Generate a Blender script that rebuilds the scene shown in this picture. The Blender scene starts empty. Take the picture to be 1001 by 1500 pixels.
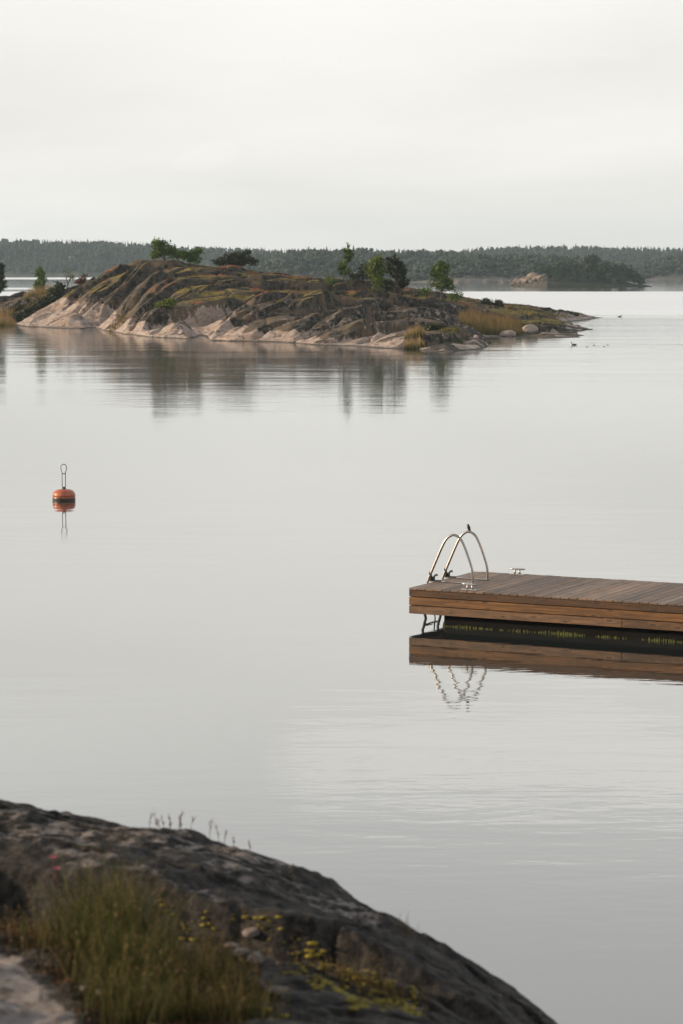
import bpy, bmesh, math, random
import numpy as np
from mathutils import Vector, Matrix

SC = bpy.context.scene
COL = SC.collection
R = math.radians

# ------------------------------------------------------------------ camera
F = 3800.0                     # focal length in photo pixels (1001 x 1500)
HOR = 394.0                    # horizon row in the photo
CAMZ = 5.8
PITCH = math.atan((750 - HOR) / F)
cam_d = bpy.data.cameras.new('camera')
cam = bpy.data.objects.new('camera', cam_d)
COL.objects.link(cam)
cam.location = (0, 0, CAMZ)
cam.rotation_euler = (math.pi / 2 - PITCH, 0, 0)
cam_d.sensor_fit = 'VERTICAL'
cam_d.sensor_height = 36.0
cam_d.sensor_width = 24.0
cam_d.lens = F / 1500 * 36.0
cam_d.clip_start = 0.1
cam_d.clip_end = 20000
cam_d.dof.use_dof = True
cam_d.dof.focus_distance = 45.0
cam_d.dof.aperture_fstop = 6.0
SC.camera = cam

# ------------------------------------------------------------------ world, sun, exposure
SUN_AZ = Vector((-0.995, 0.02, 0)).normalized()     # horizontal direction towards the sun
SUN_EL = R(14)
world = bpy.data.worlds.new('World')
SC.world = world
world.use_nodes = True
wn, wl = world.node_tree.nodes, world.node_tree.links
wn.clear()


def wnode(t, **kw):
    n = wn.new(t)
    for k, v in kw.items():
        setattr(n, k, v)
    return n


def wmath(op, a, b=None, c=None, clamp=False):
    n = wnode('ShaderNodeMath', operation=op)
    n.use_clamp = clamp
    for i, v in enumerate((a, b, c)):
        if v is None:
            continue
        if isinstance(v, (int, float)):
            n.inputs[i].default_value = v
        else:
            wl.new(v, n.inputs[i])
    return n.outputs[0]


w_out = wnode('ShaderNodeOutputWorld')
w_bg = wnode('ShaderNodeBackground')
w_bg.inputs['Strength'].default_value = 0.1
w_sky = wnode('ShaderNodeTexSky', sky_type='NISHITA')
w_sky.sun_disc = False
w_sky.sun_elevation = SUN_EL
w_sky.sun_rotation = math.atan2(SUN_AZ.x, SUN_AZ.y)
w_sky.air_density = 1.0
w_sky.dust_density = 2.0
w_tc = wnode('ShaderNodeTexCoord')
w_sep = wnode('ShaderNodeSeparateXYZ')
wl.new(w_tc.outputs['Generated'], w_sep.inputs[0])
zc = wmath('MAXIMUM', w_sep.outputs['Z'], 0.0)
zz = wmath('ADD', zc, 0.16)
cx = wmath('DIVIDE', w_sep.outputs['X'], zz)
cy = wmath('DIVIDE', w_sep.outputs['Y'], zz)
w_cmb = wnode('ShaderNodeCombineXYZ')
wl.new(cx, w_cmb.inputs[0])
wl.new(cy, w_cmb.inputs[1])
w_cmb.inputs[2].default_value = 1.55
w_n1 = wnode('ShaderNodeTexNoise')
w_n1.inputs['Scale'].default_value = 1.5
w_n1.inputs['Detail'].default_value = 7
w_n1.inputs['Roughness'].default_value = 0.52
w_n1.inputs['Distortion'].default_value = 0.5
wl.new(w_cmb.outputs[0], w_n1.inputs['Vector'])
# cover: solid veil near the horizon, breaking up higher
w_ramp = wnode('ShaderNodeMapRange')
w_ramp.interpolation_type = 'SMOOTHSTEP'
w_ramp.inputs['From Min'].default_value = 0.41
w_ramp.inputs['From Max'].default_value = 0.66
w_ramp.inputs['To Min'].default_value = 0.0
w_ramp.inputs['To Max'].default_value = 1.0
wl.new(w_n1.outputs['Fac'], w_ramp.inputs['Value'])
w_low = wnode('ShaderNodeMapRange')
w_low.interpolation_type = 'SMOOTHSTEP'
w_low.inputs['From Min'].default_value = 0.13
w_low.inputs['From Max'].default_value = 0.27
w_low.inputs['To Min'].default_value = 0.97
w_low.inputs['To Max'].default_value = 0.60
wl.new(w_sep.outputs['Z'], w_low.inputs['Value'])
cover = wmath('MAXIMUM', w_ramp.outputs[0], w_low.outputs[0])
w_hi = wnode('ShaderNodeMapRange')
w_hi.interpolation_type = 'SMOOTHSTEP'
for _k, _v in (('From Min', 0.32), ('From Max', 0.70), ('To Min', 0.98), ('To Max', 0.35)):
    w_hi.inputs[_k].default_value = _v
wl.new(w_sep.outputs['Z'], w_hi.inputs['Value'])
cover = wmath('MULTIPLY', cover, w_hi.outputs[0])
# cloud brightness: soft mottling and a slow rise with height
w_n2 = wnode('ShaderNodeTexNoise')
w_n2.inputs['Scale'].default_value = 0.75
w_n2.inputs['Detail'].default_value = 4
w_n2.inputs['Roughness'].default_value = 0.5
w_n2.inputs['Distortion'].default_value = 0.3
w_off = wnode('ShaderNodeVectorMath', operation='ADD')
w_off.inputs[1].default_value = (11.3, 4.1, 0)
wl.new(w_cmb.outputs[0], w_off.inputs[0])
wl.new(w_off.outputs[0], w_n2.inputs['Vector'])
br = wmath('MULTIPLY_ADD', w_n2.outputs['Fac'], 0.46, 0.79)
w_rise = wnode('ShaderNodeMapRange')
w_rise.interpolation_type = 'SMOOTHSTEP'
for _k, _v in (('From Min', 0.03), ('From Max', 0.30), ('To Min', 1.0), ('To Max', 1.6)):
    w_rise.inputs[_k].default_value = _v
wl.new(zc, w_rise.inputs['Value'])
br = wmath('MULTIPLY', br, w_rise.outputs[0])
w_hz = wnode('ShaderNodeMapRange')
w_hz.interpolation_type = 'SMOOTHSTEP'
for _k, _v in (('From Min', 0.0), ('From Max', 0.09), ('To Min', 1.13), ('To Max', 1.0)):
    w_hz.inputs[_k].default_value = _v
wl.new(zc, w_hz.inputs['Value'])
br = wmath('MULTIPLY', br, w_hz.outputs[0])
w_cc = wnode('ShaderNodeVectorMath', operation='SCALE')
w_cc.inputs[0].default_value = (8.95, 8.70, 8.30)
wl.new(br, w_cc.inputs['Scale'])
w_sk = wnode('ShaderNodeVectorMath', operation='MULTIPLY')
wl.new(w_sky.outputs[0], w_sk.inputs[0])
w_sk.inputs[1].default_value = (0.95, 0.95, 0.95)
w_mix = wnode('ShaderNodeMix', data_type='RGBA')
wl.new(cover, w_mix.inputs[0])
wl.new(w_sk.outputs[0], w_mix.inputs[6])
wl.new(w_cc.outputs[0], w_mix.inputs[7])
wl.new(w_mix.outputs[2], w_bg.inputs['Color'])
wl.new(w_bg.outputs[0], w_out.inputs['Surface'])

sun_d = bpy.data.lights.new('sun', 'SUN')
sun_d.energy = 5.0
sun_d.angle = R(2.0)
sun_d.color = (1.0, 0.77, 0.53)
sun = bpy.data.objects.new('sun', sun_d)
COL.objects.link(sun)
sd = Vector((SUN_AZ.x * math.cos(SUN_EL), SUN_AZ.y * math.cos(SUN_EL), math.sin(SUN_EL)))
sun.rotation_euler = (-sd).to_track_quat('-Z', 'Y').to_euler()
sun.location = (-50, -20, 40)

SC.view_settings.view_transform = 'Standard'
SC.view_settings.look = 'None'
SC.view_settings.exposure = 0.0
SC.view_settings.gamma = 1.0
SC.view_settings.use_curve_mapping = False
SC.render.engine = 'CYCLES'
SC.cycles.use_denoising = True
SC.cycles.max_bounces = 6
SC.cycles.diffuse_bounces = 2
SC.cycles.glossy_bounces = 3
SC.cycles.volume_bounces = 0
SC.cycles.transparent_max_bounces = 6
SC.cycles.caustics_reflective = False
SC.cycles.caustics_refractive = False

# ------------------------------------------------------------------ helpers
FW = Vector((0, math.cos(PITCH), -math.sin(PITCH)))
UP = Vector((0, math.sin(PITCH), math.cos(PITCH)))
RT = Vector((1, 0, 0))


def ray(px, py):
    return RT * ((px - 500.5) / F) + UP * ((750 - py) / F) + FW


def on_z(px, py, z=0.0):
    d = ray(px, py)
    return Vector((0, 0, CAMZ)) + d * ((z - CAMZ) / d.z)


def at_y(px, py, y):
    d = ray(px, py)
    return Vector((0, 0, CAMZ)) + d * (y / d.y)


def tag(o, label=None, cat=None, group=None, kind=None):
    if label:
        o['label'] = label
    if cat:
        o['category'] = cat
    if group:
        o['group'] = group
    if kind:
        o['kind'] = kind
    return o


def link(name, me, m=None, parent=None):
    o = bpy.data.objects.new(name, me)
    COL.objects.link(o)
    if m is not None and me is not None and not me.materials:
        me.materials.append(m)
    if parent is not None:
        o.parent = parent
    return o


def empty(name, loc=(0, 0, 0), rz=0.0):
    o = bpy.data.objects.new(name, None)
    COL.objects.link(o)
    o.empty_display_size = 0.1
    o.location = loc
    o.rotation_euler = (0, 0, rz)
    return o


def mesh_np(name, V, Fq, smooth=False, col=None):
    """V (n,3); Fq (m,k) with k = 3 or 4; col: per-vertex rgba"""
    V = np.asarray(V, dtype=np.float32)
    Fq = np.asarray(Fq, dtype=np.int32)
    me = bpy.data.meshes.new(name)
    k = Fq.shape[1]
    me.vertices.add(len(V))
    me.vertices.foreach_set('co', V.ravel())
    me.loops.add(Fq.size)
    me.loops.foreach_set('vertex_index', Fq.ravel())
    me.polygons.add(len(Fq))
    me.polygons.foreach_set('loop_start', np.arange(0, Fq.size, k, dtype=np.int32))
    me.polygons.foreach_set('loop_total', np.full(len(Fq), k, dtype=np.int32))
    if smooth:
        me.polygons.foreach_set('use_smooth', np.ones(len(Fq), dtype=bool))
    me.update(calc_edges=True)
    if col is not None:
        a = me.color_attributes.new('Col', 'FLOAT_COLOR', 'POINT')
        a.data.foreach_set('color', np.asarray(col, dtype=np.float32).ravel())
    me.validate()
    return me


def mesh_py(name, V, Fs, smooth=False):
    me = bpy.data.meshes.new(name)
    me.from_pydata([tuple(v) for v in V], [], Fs)
    if smooth:
        for p in me.polygons:
            p.use_smooth = True
    me.update()
    return me


class MB:
    def __init__(s):
        s.V, s.F = [], []

    def add(s, V, Fs):
        b = len(s.V)
        s.V += [tuple(v) for v in V]
        s.F += [tuple(i + b for i in f) for f in Fs]
        return s

    def box(s, x0, x1, y0, y1, z0, z1):
        V = [(x, y, z) for z in (z0, z1) for y in (y0, y1) for x in (x0, x1)]
        return s.add(V, [(0, 2, 3, 1), (4, 5, 7, 6), (0, 1, 5, 4), (2, 6, 7, 3), (0, 4, 6, 2), (1, 3, 7, 5)])

    def tube(s, pts, rad, n=10, cap=True):
        pts = [Vector(p) for p in pts]
        if isinstance(rad, (int, float)):
            rad = [rad] * len(pts)
        V, Fs = [], []
        ref = Vector((0.31, 0.95, 0.12)).normalized()
        for i, p in enumerate(pts):
            t = (pts[min(i + 1, len(pts) - 1)] - pts[max(i - 1, 0)])
            t = t.normalized() if t.length > 1e-9 else Vector((0, 0, 1))
            u = ref - t * ref.dot(t)
            if u.length < 1e-3:
                u = Vector((1, 0, 0)) - t * t.x
            u.normalize()
            v = t.cross(u)
            ref = u
            for k in range(n):
                a = 2 * math.pi * k / n
                rr = rad[i]
                if isinstance(rr, tuple):
                    V.append(p + u * (math.cos(a) * rr[0]) + v * (math.sin(a) * rr[1]))
                else:
                    V.append(p + (u * math.cos(a) + v * math.sin(a)) * rr)
        for i in range(len(pts) - 1):
            for k in range(n):
                k2 = (k + 1) % n
                Fs.append((i * n + k, i * n + k2, (i + 1) * n + k2, (i + 1) * n + k))
        if cap:
            Fs.append(tuple(range(n - 1, -1, -1)))
            Fs.append(tuple((len(pts) - 1) * n + k for k in range(n)))
        return s.add(V, Fs)

    def lathe(s, prof, n=28, c=(0, 0, 0)):
        V, Fs = [], []
        for r, z in prof:
            for k in range(n):
                a = 2 * math.pi * k / n
                V.append((c[0] + r * math.cos(a), c[1] + r * math.sin(a), c[2] + z))
        for i in range(len(prof) - 1):
            for k in range(n):
                k2 = (k + 1) % n
                Fs.append((i * n + k, i * n + k2, (i + 1) * n + k2, (i + 1) * n + k))
        Fs.append(tuple(range(n - 1, -1, -1)))
        Fs.append(tuple((len(prof) - 1) * n + k for k in range(n)))
        return s.add(V, Fs)

    def build(s, name, m, parent=None, smooth=False, bevel=0.0, seg=2):
        me = mesh_py(name, s.V, s.F, smooth)
        if bevel > 0:
            bm = bmesh.new()
            bm.from_mesh(me)
            bmesh.ops.recalc_face_normals(bm, faces=bm.faces)
            bmesh.ops.bevel(bm, geom=list(bm.edges), offset=bevel, segments=seg, affect='EDGES', profile=0.6)
            bm.to_mesh(me)
            bm.free()
        return link(name, me, m, parent)


# --- noise on numpy arrays
def _grad(ix, iy, seed):
    h = (ix.astype(np.int64) * 374761393 + iy.astype(np.int64) * 668265263 + seed * 974711) & 0xFFFFFFFF
    h = ((h ^ (h >> 13)) * 1274126177) & 0xFFFFFFFF
    h = (h ^ (h >> 16)) & 0xFFFF
    return h.astype(np.float64) * (2 * math.pi / 65536.0)


def perlin(x, y, seed=0):
    x = np.asarray(x, dtype=np.float64)
    y = np.asarray(y, dtype=np.float64)
    ix, iy = np.floor(x), np.floor(y)
    fx, fy = x - ix, y - iy
    u = fx * fx * fx * (fx * (fx * 6 - 15) + 10)
    v = fy * fy * fy * (fy * (fy * 6 - 15) + 10)

    def g(dx, dy):
        a = _grad(ix + dx, iy + dy, seed)
        return np.cos(a) * (fx - dx) + np.sin(a) * (fy - dy)
    return 1.5 * ((g(0, 0) * (1 - u) + g(1, 0) * u) * (1 - v) + (g(0, 1) * (1 - u) + g(1, 1) * u) * v)


def fbm(x, y, octv=4, seed=0, gain=0.5, lac=2.03):
    s, a, t = 0.0, 1.0, 0.0
    for i in range(octv):
        s = s + a * perlin(x, y, seed + i * 17)
        t += a
        a *= gain
        x, y = x * lac + 13.7, y * lac + 7.1
    return s / t


def ridged(x, y, octv=4, seed=0):
    s, a, t = 0.0, 1.0, 0.0
    for i in range(octv):
        s = s + a * (1 - np.abs(perlin(x, y, seed + i * 31)) * 1.6)
        t += a
        a *= 0.5
        x, y = x * 2.1 + 5.2, y * 2.1 + 1.3
    return s / t


def sstep(a, b, x):
    t = np.clip((x - a) / (b - a), 0, 1)
    return t * t * (3 - 2 * t)


def tps_fit(P, z, lam=0.0):
    P = np.asarray(P, float)
    n = len(P)
    d2 = ((P[:, None, :] - P[None, :, :]) ** 2).sum(-1)
    K = np.where(d2 > 0, 0.5 * d2 * np.log(d2 + 1e-12), 0) + lam * np.eye(n)
    A = np.zeros((n + 3, n + 3))
    A[:n, :n] = K
    A[:n, n] = 1
    A[:n, n + 1:] = P
    A[n, :n] = 1
    A[n + 1:, :n] = P.T
    return P, np.linalg.solve(A, np.concatenate([z, np.zeros(3)]))


def tps_eval(fit, X, Y):
    P, w = fit
    n = len(P)
    sh = X.shape
    X, Y = X.ravel(), Y.ravel()
    out = w[n] + w[n + 1] * X + w[n + 2] * Y
    for i in range(n):
        d2 = (X - P[i, 0]) ** 2 + (Y - P[i, 1]) ** 2 + 1e-12
        out += w[i] * 0.5 * d2 * np.log(d2)
    return out.reshape(sh)


def poly_sd(poly, X, Y):
    """distance to a closed polygon, positive inside"""
    sh = X.shape
    X, Y = X.ravel(), Y.ravel()
    d = np.full(X.shape, 1e18)
    ins = np.zeros(X.shape, bool)
    n = len(poly)
    for i in range(n):
        x0, y0 = poly[i]
        x1, y1 = poly[(i + 1) % n]
        dx, dy = x1 - x0, y1 - y0
        t = np.clip(((X - x0) * dx + (Y - y0) * dy) / (dx * dx + dy * dy + 1e-12), 0, 1)
        d = np.minimum(d, (X - x0 - t * dx) ** 2 + (Y - y0 - t * dy) ** 2)
        c = ((y0 > Y) != (y1 > Y))
        xi = x0 + (Y - y0) / (dy if abs(dy) > 1e-9 else 1e-9) * dx
        ins ^= c & (X < xi)
    d = np.sqrt(d)
    return np.where(ins, d, -d).reshape(sh)


def grid_faces(nx, ny, keep=None):
    i = np.arange(nx - 1)
    j = np.arange(ny - 1)
    I, J = np.meshgrid(i, j, indexing='ij')
    a = I * ny + J
    q = np.stack([a, a + ny, a + ny + 1, a + 1], -1).reshape(-1, 4)
    if keep is not None:
        k = keep[:-1, :-1] | keep[1:, :-1] | keep[:-1, 1:] | keep[1:, 1:]
        q = q[k.reshape(-1)]
    return q


def compact(V, q, col=None):
    used = np.unique(q)
    m = np.full(len(V), -1, np.int64)
    m[used] = np.arange(len(used))
    return V[used], m[q], (None if col is None else col[used])


# ------------------------------------------------------------------ materials
class NT:
    def __init__(s, name):
        s.m = bpy.data.materials.new(name)
        s.m.use_nodes = True
        s.n, s.l = s.m.node_tree.nodes, s.m.node_tree.links
        s.p = s.n['Principled BSDF']
        s.out = s.n['Material Output']

    def node(s, t, **kw):
        n = s.n.new(t)
        for k, v in kw.items():
            setattr(n, k, v)
        return n

    def put(s, sock, v):
        if isinstance(v, bpy.types.NodeSocket):
            s.l.new(v, sock)
        elif isinstance(v, (tuple, list)) and len(v) == 3 and sock.type == 'RGBA':
            sock.default_value = (*v, 1)
        else:
            sock.default_value = v

    def math(s, op, a, b=None, c=None, clamp=False):
        n = s.node('ShaderNodeMath', operation=op)
        n.use_clamp = clamp
        for i, v in enumerate((a, b, c)):
            if v is not None:
                s.put(n.inputs[i], v)
        return n.outputs[0]

    def mix(s, f, a, b, blend='MIX'):
        n = s.node('ShaderNodeMix', data_type='RGBA', blend_type=blend)
        s.put(n.inputs[0], f)
        s.put(n.inputs[6], a)
        s.put(n.inputs[7], b)
        return n.outputs[2]

    def noise(s, vec, scale, detail=4, rough=0.55, dist=0.0):
        n = s.node('ShaderNodeTexNoise')
        n.inputs['Scale'].default_value = scale
        n.inputs['Detail'].default_value = detail
        n.inputs['Roughness'].default_value = rough
        n.inputs['Distortion'].default_value = dist
        if vec is not None:
            s.l.new(vec, n.inputs['Vector'])
        return n.outputs['Fac']

    def voro(s, vec, scale, feature='F1', out='Distance'):
        n = s.node('ShaderNodeTexVoronoi', feature=feature)
        n.inputs['Scale'].default_value = scale
        if vec is not None:
            s.l.new(vec, n.inputs['Vector'])
        return n.outputs[out]

    def ramp(s, v, a, b, lo=0.0, hi=1.0):
        n = s.node('ShaderNodeMapRange')
        n.interpolation_type = 'SMOOTHSTEP'
        for k, x in (('From Min', a), ('From Max', b), ('To Min', lo), ('To Max', hi)):
            n.inputs[k].default_value = x
        s.put(n.inputs['Value'], v)
        return n.outputs[0]

    def scaled(s, vec, sc):
        n = s.node('ShaderNodeVectorMath', operation='MULTIPLY')
        s.l.new(vec, n.inputs[0])
        n.inputs[1].default_value = sc
        return n.outputs[0]

    def obj(s):
        return s.node('ShaderNodeTexCoord').outputs['Object']

    def pos(s):
        return s.node('ShaderNodeNewGeometry').outputs['Position']

    def attr(s, name='Col'):
        n = s.node('ShaderNodeAttribute')
        n.attribute_name = name
        return n

    def bump(s, h, dist, strength=1.0, normal=None):
        n = s.node('ShaderNodeBump')
        n.inputs['Distance'].default_value = dist
        n.inputs['Strength'].default_value = strength
        s.put(n.inputs['Height'], h)
        if normal is not None:
            s.l.new(normal, n.inputs['Normal'])
        return n.outputs[0]

    def fin(s, color=None, rough=None, metal=None, normal=None, spec=None):
        if color is not None:
            s.put(s.p.inputs['Base Color'], color)
        if rough is not None:
            s.put(s.p.inputs['Roughness'], rough)
        if metal is not None:
            s.put(s.p.inputs['Metallic'], metal)
        if spec is not None:
            s.put(s.p.inputs['Specular IOR Level'], spec)
        if normal is not None:
            s.l.new(normal, s.p.inputs['Normal'])
        return s.m


def plain(name, c, rough=0.6, metal=0.0, var=0.25, scale=6.0, bump=0.0, spec=0.5):
    t = NT(name)
    p = t.obj()
    n = t.noise(p, scale, 5)
    col = t.mix(t.ramp(n, 0.3, 0.7), tuple(x * (1 - var) for x in c), tuple(min(1, x * (1 + var)) for x in c))
    nm = t.bump(t.noise(p, scale * 5, 4), bump) if bump else None
    return t.fin(col, rough, metal, nm, spec)


def rock_material(name, sc, pale, mid, dark, moss, rust, bump, warm=None):
    """Col.r pale washed granite, Col.g olive moss, Col.b rust heath; the rest lichen-grown rock. sc: feature scale 1/m"""
    t = NT(name)
    p = t.pos()
    a = t.attr()
    sp = t.node('ShaderNodeSeparateColor')
    t.l.new(a.outputs['Color'], sp.inputs[0])
    r, g, b = sp.outputs[0], sp.outputs[1], sp.outputs[2]
    big = t.noise(p, 0.45 * sc, 5, 0.6, 0.6)
    mid_n = t.noise(p, 2.2 * sc, 6, 0.65, 0.3)
    fine = t.noise(p, 11 * sc, 5, 0.7)
    # lichen-covered rock
    lich = t.mix(t.ramp(mid_n, 0.38, 0.62), dark, mid)
    lich = t.mix(t.math('MULTIPLY', t.ramp(fine, 0.52, 0.68), 0.55), lich, tuple(min(1, 1.9 * x) for x in mid))
    lich = t.mix(t.math('MULTIPLY', t.ramp(t.voro(p, 5 * sc), 0.0, 0.22, 1, 0), 0.35), lich, tuple(x * 0.45 for x in dark))
    if warm:
        wz = t.noise(p, 0.30 * sc, 5, 0.62, 1.2)
        lich = t.mix(t.math('MULTIPLY', t.ramp(wz, 0.47, 0.60), 0.62), lich, warm)
    # washed granite
    streak = t.noise(t.scaled(p, (1.2, 0.5, 3.4) if sc >= 1 else (1, 1, 1.5)), 1.3 * sc, 5, 0.6, 0.8)
    pal = t.mix(t.ramp(streak, 0.35, 0.68), pale, (pale[0] * 0.62, pale[1] * 0.52, pale[2] * 0.46))
    pal = t.mix(t.math('MULTIPLY', t.ramp(big, 0.5, 0.66), 0.6), pal, (min(1, pale[0] * 1.12), min(1, pale[1] * 1.2), min(1, pale[2] * 1.3)))
    pal = t.mix(t.math('MULTIPLY', t.ramp(fine, 0.55, 0.72), 0.45), pal, tuple(x * 0.4 for x in pale))
    vst = t.noise(t.scaled(p, (1.1, 1.1, 0.22) if sc >= 1 else (1, 1, 1)), 1.6 * sc, 5, 0.6, 0.4)
    pal = t.mix(t.math('MULTIPLY', t.ramp(vst, 0.54, 0.64), 0.8), pal, (mid[0] * 0.9, mid[1] * 0.85, mid[2] * 0.8))
    edge = t.math('ADD', r, t.math('MULTIPLY_ADD', mid_n, 0.8, -0.40))
    c = t.mix(t.ramp(edge, 0.40, 0.60), lich, pal)
    if warm:
        szp = t.node('ShaderNodeSeparateXYZ')
        t.l.new(p, szp.inputs[0])
        waterline_z = t.math('ADD', szp.outputs[2], t.math('MULTIPLY_ADD', mid_n, 0.25, -0.125))
        c = t.mix(t.math('MULTIPLY', t.ramp(waterline_z, 0.05, 0.11, 1, 0), 0.85), c, (0.03, 0.027, 0.02))  # thin dark line along the waterline, added to anchor the rock
    eg = t.math('ADD', g, t.math('MULTIPLY_ADD', fine, 1.0, -0.5))
    mossc = t.mix(t.ramp(mid_n, 0.35, 0.65), moss, tuple(x * 0.45 for x in moss))
    c = t.mix(t.ramp(eg, 0.42, 0.62), c, mossc)
    eb = t.math('ADD', b, t.math('MULTIPLY_ADD', fine, 1.0, -0.5))
    rustc = t.mix(t.ramp(big, 0.4, 0.6), rust, (rust[0] * 0.7, rust[1] * 0.95, rust[2] * 0.9))
    c = t.mix(t.ramp(eb, 0.42, 0.62), c, rustc)
    h = t.math('ADD', t.math('MULTIPLY', mid_n, 1.0), t.math('MULTIPLY', fine, 0.35))
    return t.fin(c, t.ramp(edge, 0.3, 0.7, 0.95, 0.62), 0, t.bump(h, bump), 0.35)


def leaf_material(name, c, var=0.35, rough=0.55, trans=0.25, scale=1.3):
    t = NT(name)
    p = t.pos()
    n = t.noise(p, scale, 4, 0.6)
    col = t.mix(t.ramp(n, 0.3, 0.7), tuple(x * (1 - var) for x in c), (c[0] * (1 + var * 1.5), c[1] * (1 + var), c[2] * (1 + var * 0.5)))
    t.fin(col, rough, 0, None, 0.25)
    tr = t.node('ShaderNodeBsdfTranslucent')
    t.put(tr.inputs[0], col)
    ms = t.node('ShaderNodeMixShader')
    ms.inputs[0].default_value = trans
    t.l.new(t.p.outputs[0], ms.inputs[1])
    t.l.new(tr.outputs[0], ms.inputs[2])
    t.l.new(ms.outputs[0], t.out.inputs[0])
    return t.m


def col_material(name, rough=0.7, trans=0.2, gain=1.0):
    """leafy things whose blades carry their own colour in the attribute Col"""
    t = NT(name)
    a = t.attr()
    c = t.mix(1.0, a.outputs['Color'], (gain, gain, gain), 'MULTIPLY')
    t.fin(c, rough, 0, None, 0.2)
    tr = t.node('ShaderNodeBsdfTranslucent')
    t.put(tr.inputs[0], c)
    ms = t.node('ShaderNodeMixShader')
    ms.inputs[0].default_value = trans
    t.l.new(t.p.outputs[0], ms.inputs[1])
    t.l.new(tr.outputs[0], ms.inputs[2])
    t.l.new(ms.outputs[0], t.out.inputs[0])
    return t.m


def wood_material(name, c0, c1, c2, axis=0, knots=True, rough=0.7, gl=1.0):
    t = NT(name)
    info = t.node('ShaderNodeObjectInfo')
    rnd = info.outputs['Random']
    p = t.obj()
    off = t.node('ShaderNodeVectorMath', operation='ADD')
    t.l.new(p, off.inputs[0])
    cm = t.node('ShaderNodeCombineXYZ')
    for i in range(3):
        t.l.new(t.math('MULTIPLY', rnd, (37.1, 53.7, 71.3)[i]), cm.inputs[i])
    t.l.new(cm.outputs[0], off.inputs[1])
    q = off.outputs[0]
    st = [14.0, 14.0, 14.0]
    st[axis] = 0.9
    kn = [5.0, 5.0, 5.0]
    kn[axis] = 1.3
    sq = t.node('ShaderNodeSeparateXYZ')
    t.l.new(q, sq.inputs[0])
    cq = t.node('ShaderNodeCombineXYZ')
    t.l.new(t.math('MULTIPLY', sq.outputs[axis], 2.2), cq.inputs[0])
    t.l.new(t.math('MULTIPLY', sq.outputs[2 if axis == 0 else 0], 6.5), cq.inputs[1])
    vk = t.node('ShaderNodeTexVoronoi', voronoi_dimensions='2D')
    t.l.new(cq.outputs[0], vk.inputs['Vector'])
    vk.inputs['Scale'].default_value = 1.0
    kv = vk.outputs['Distance']
    warp = t.ramp(kv, 0.0, 0.35, 1, 0)
    qs = t.node('ShaderNodeVectorMath', operation='ADD')
    t.l.new(t.scaled(q, tuple(st)), qs.inputs[0])
    w3 = t.node('ShaderNodeCombineXYZ')
    for i in range(3):
        t.l.new(t.math('MULTIPLY', warp, 1.6 if i != axis else 0.2), w3.inputs[i])
    t.l.new(w3.outputs[0], qs.inputs[1])
    g = t.noise(qs.outputs[0], 1.6, 6, 0.62, 0.4)
    fine = t.noise(qs.outputs[0], 8.0, 3, 0.6)
    c = t.mix(t.ramp(g, 0.36, 0.62), c0, c1)
    c = t.mix(t.math('MULTIPLY', t.ramp(fine, 0.45, 0.7), 0.5), c, c2)
    blot = t.noise(q, 1.7, 4, 0.6)
    c = t.mix(t.math('MULTIPLY', t.ramp(blot, 0.46, 0.66), 0.55), c, tuple(x * 0.42 for x in c2))
    if knots:
        c = t.mix(t.math('MULTIPLY', t.ramp(kv, 0.05, 0.15, 1, 0), 0.92), c, tuple(x * 0.3 for x in c2))
    hsv = t.node('ShaderNodeHueSaturation')
    t.l.new(c, hsv.inputs['Color'])
    t.put(hsv.inputs['Value'], t.math('MULTIPLY_ADD', rnd, 0.7, 0.65))
    t.put(hsv.inputs['Saturation'], t.math('MULTIPLY_ADD', t.math('FRACT', t.math('MULTIPLY', rnd, 17.0)), 0.4, 0.8))
    return t.fin(hsv.outputs[0], rough, 0, t.bump(t.math('ADD', g, fine), 0.004), 0.4)


M = {}
M['island'] = rock_material('island_rock', 1.0, (0.43, 0.35, 0.295), (0.075, 0.066, 0.053), (0.008, 0.0075, 0.007),
                            (0.21, 0.16, 0.032), (0.26, 0.078, 0.024), 0.10, (0.17, 0.122, 0.078))
M['farrock'] = rock_material('far_rock', 0.25, (0.14, 0.115, 0.10), (0.07, 0.066, 0.06), (0.07, 0.07, 0.06),
                             (0.06, 0.07, 0.03), (0.09, 0.08, 0.03), 0.4)
M['isletrock'] = rock_material('islet_rock', 0.7, (0.15, 0.12, 0.10), (0.06, 0.055, 0.048), (0.02, 0.019, 0.017),
                               (0.035, 0.042, 0.018), (0.09, 0.08, 0.03), 0.3)
M['shore'] = rock_material('shore_rock', 9.0, (0.26, 0.23, 0.21), (0.060, 0.054, 0.048), (0.010, 0.010, 0.010),
                           (0.15, 0.125, 0.02), (0.055, 0.030, 0.018), 0.013)
M['isletstone'] = plain('islet_boulder_granite', (0.20, 0.155, 0.125), 0.9, var=0.5, scale=0.8, bump=0.1)
M['bark'] = plain('bark', (0.075, 0.06, 0.05), 0.9, var=0.4, scale=5, bump=0.01)
M['birchbark'] = plain('birch_bark', (0.16, 0.14, 0.12), 0.85, var=0.5, scale=6, bump=0.01)
M['leaf'] = leaf_material('leaf_green', (0.095, 0.155, 0.032))
M['leafbright'] = leaf_material('leaf_bright', (0.12, 0.17, 0.035))
M['leafdark'] = leaf_material('juniper_needles', (0.030, 0.040, 0.016), trans=0.1)
M['pine'] = leaf_material('pine_needles', (0.034, 0.055, 0.024), trans=0.1)
M['redleaf'] = leaf_material('red_leaves', (0.11, 0.035, 0.022))
M['forest'] = leaf_material('forest_foliage', (0.017, 0.030, 0.019), var=0.3, trans=0.1, scale=0.035)
M['isletleaf'] = leaf_material('islet_foliage', (0.030, 0.052, 0.024), var=0.4, trans=0.1, scale=0.25)
M['isletdark'] = leaf_material('islet_pine_needles', (0.022, 0.034, 0.016), var=0.4, trans=0.1, scale=0.25)
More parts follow.
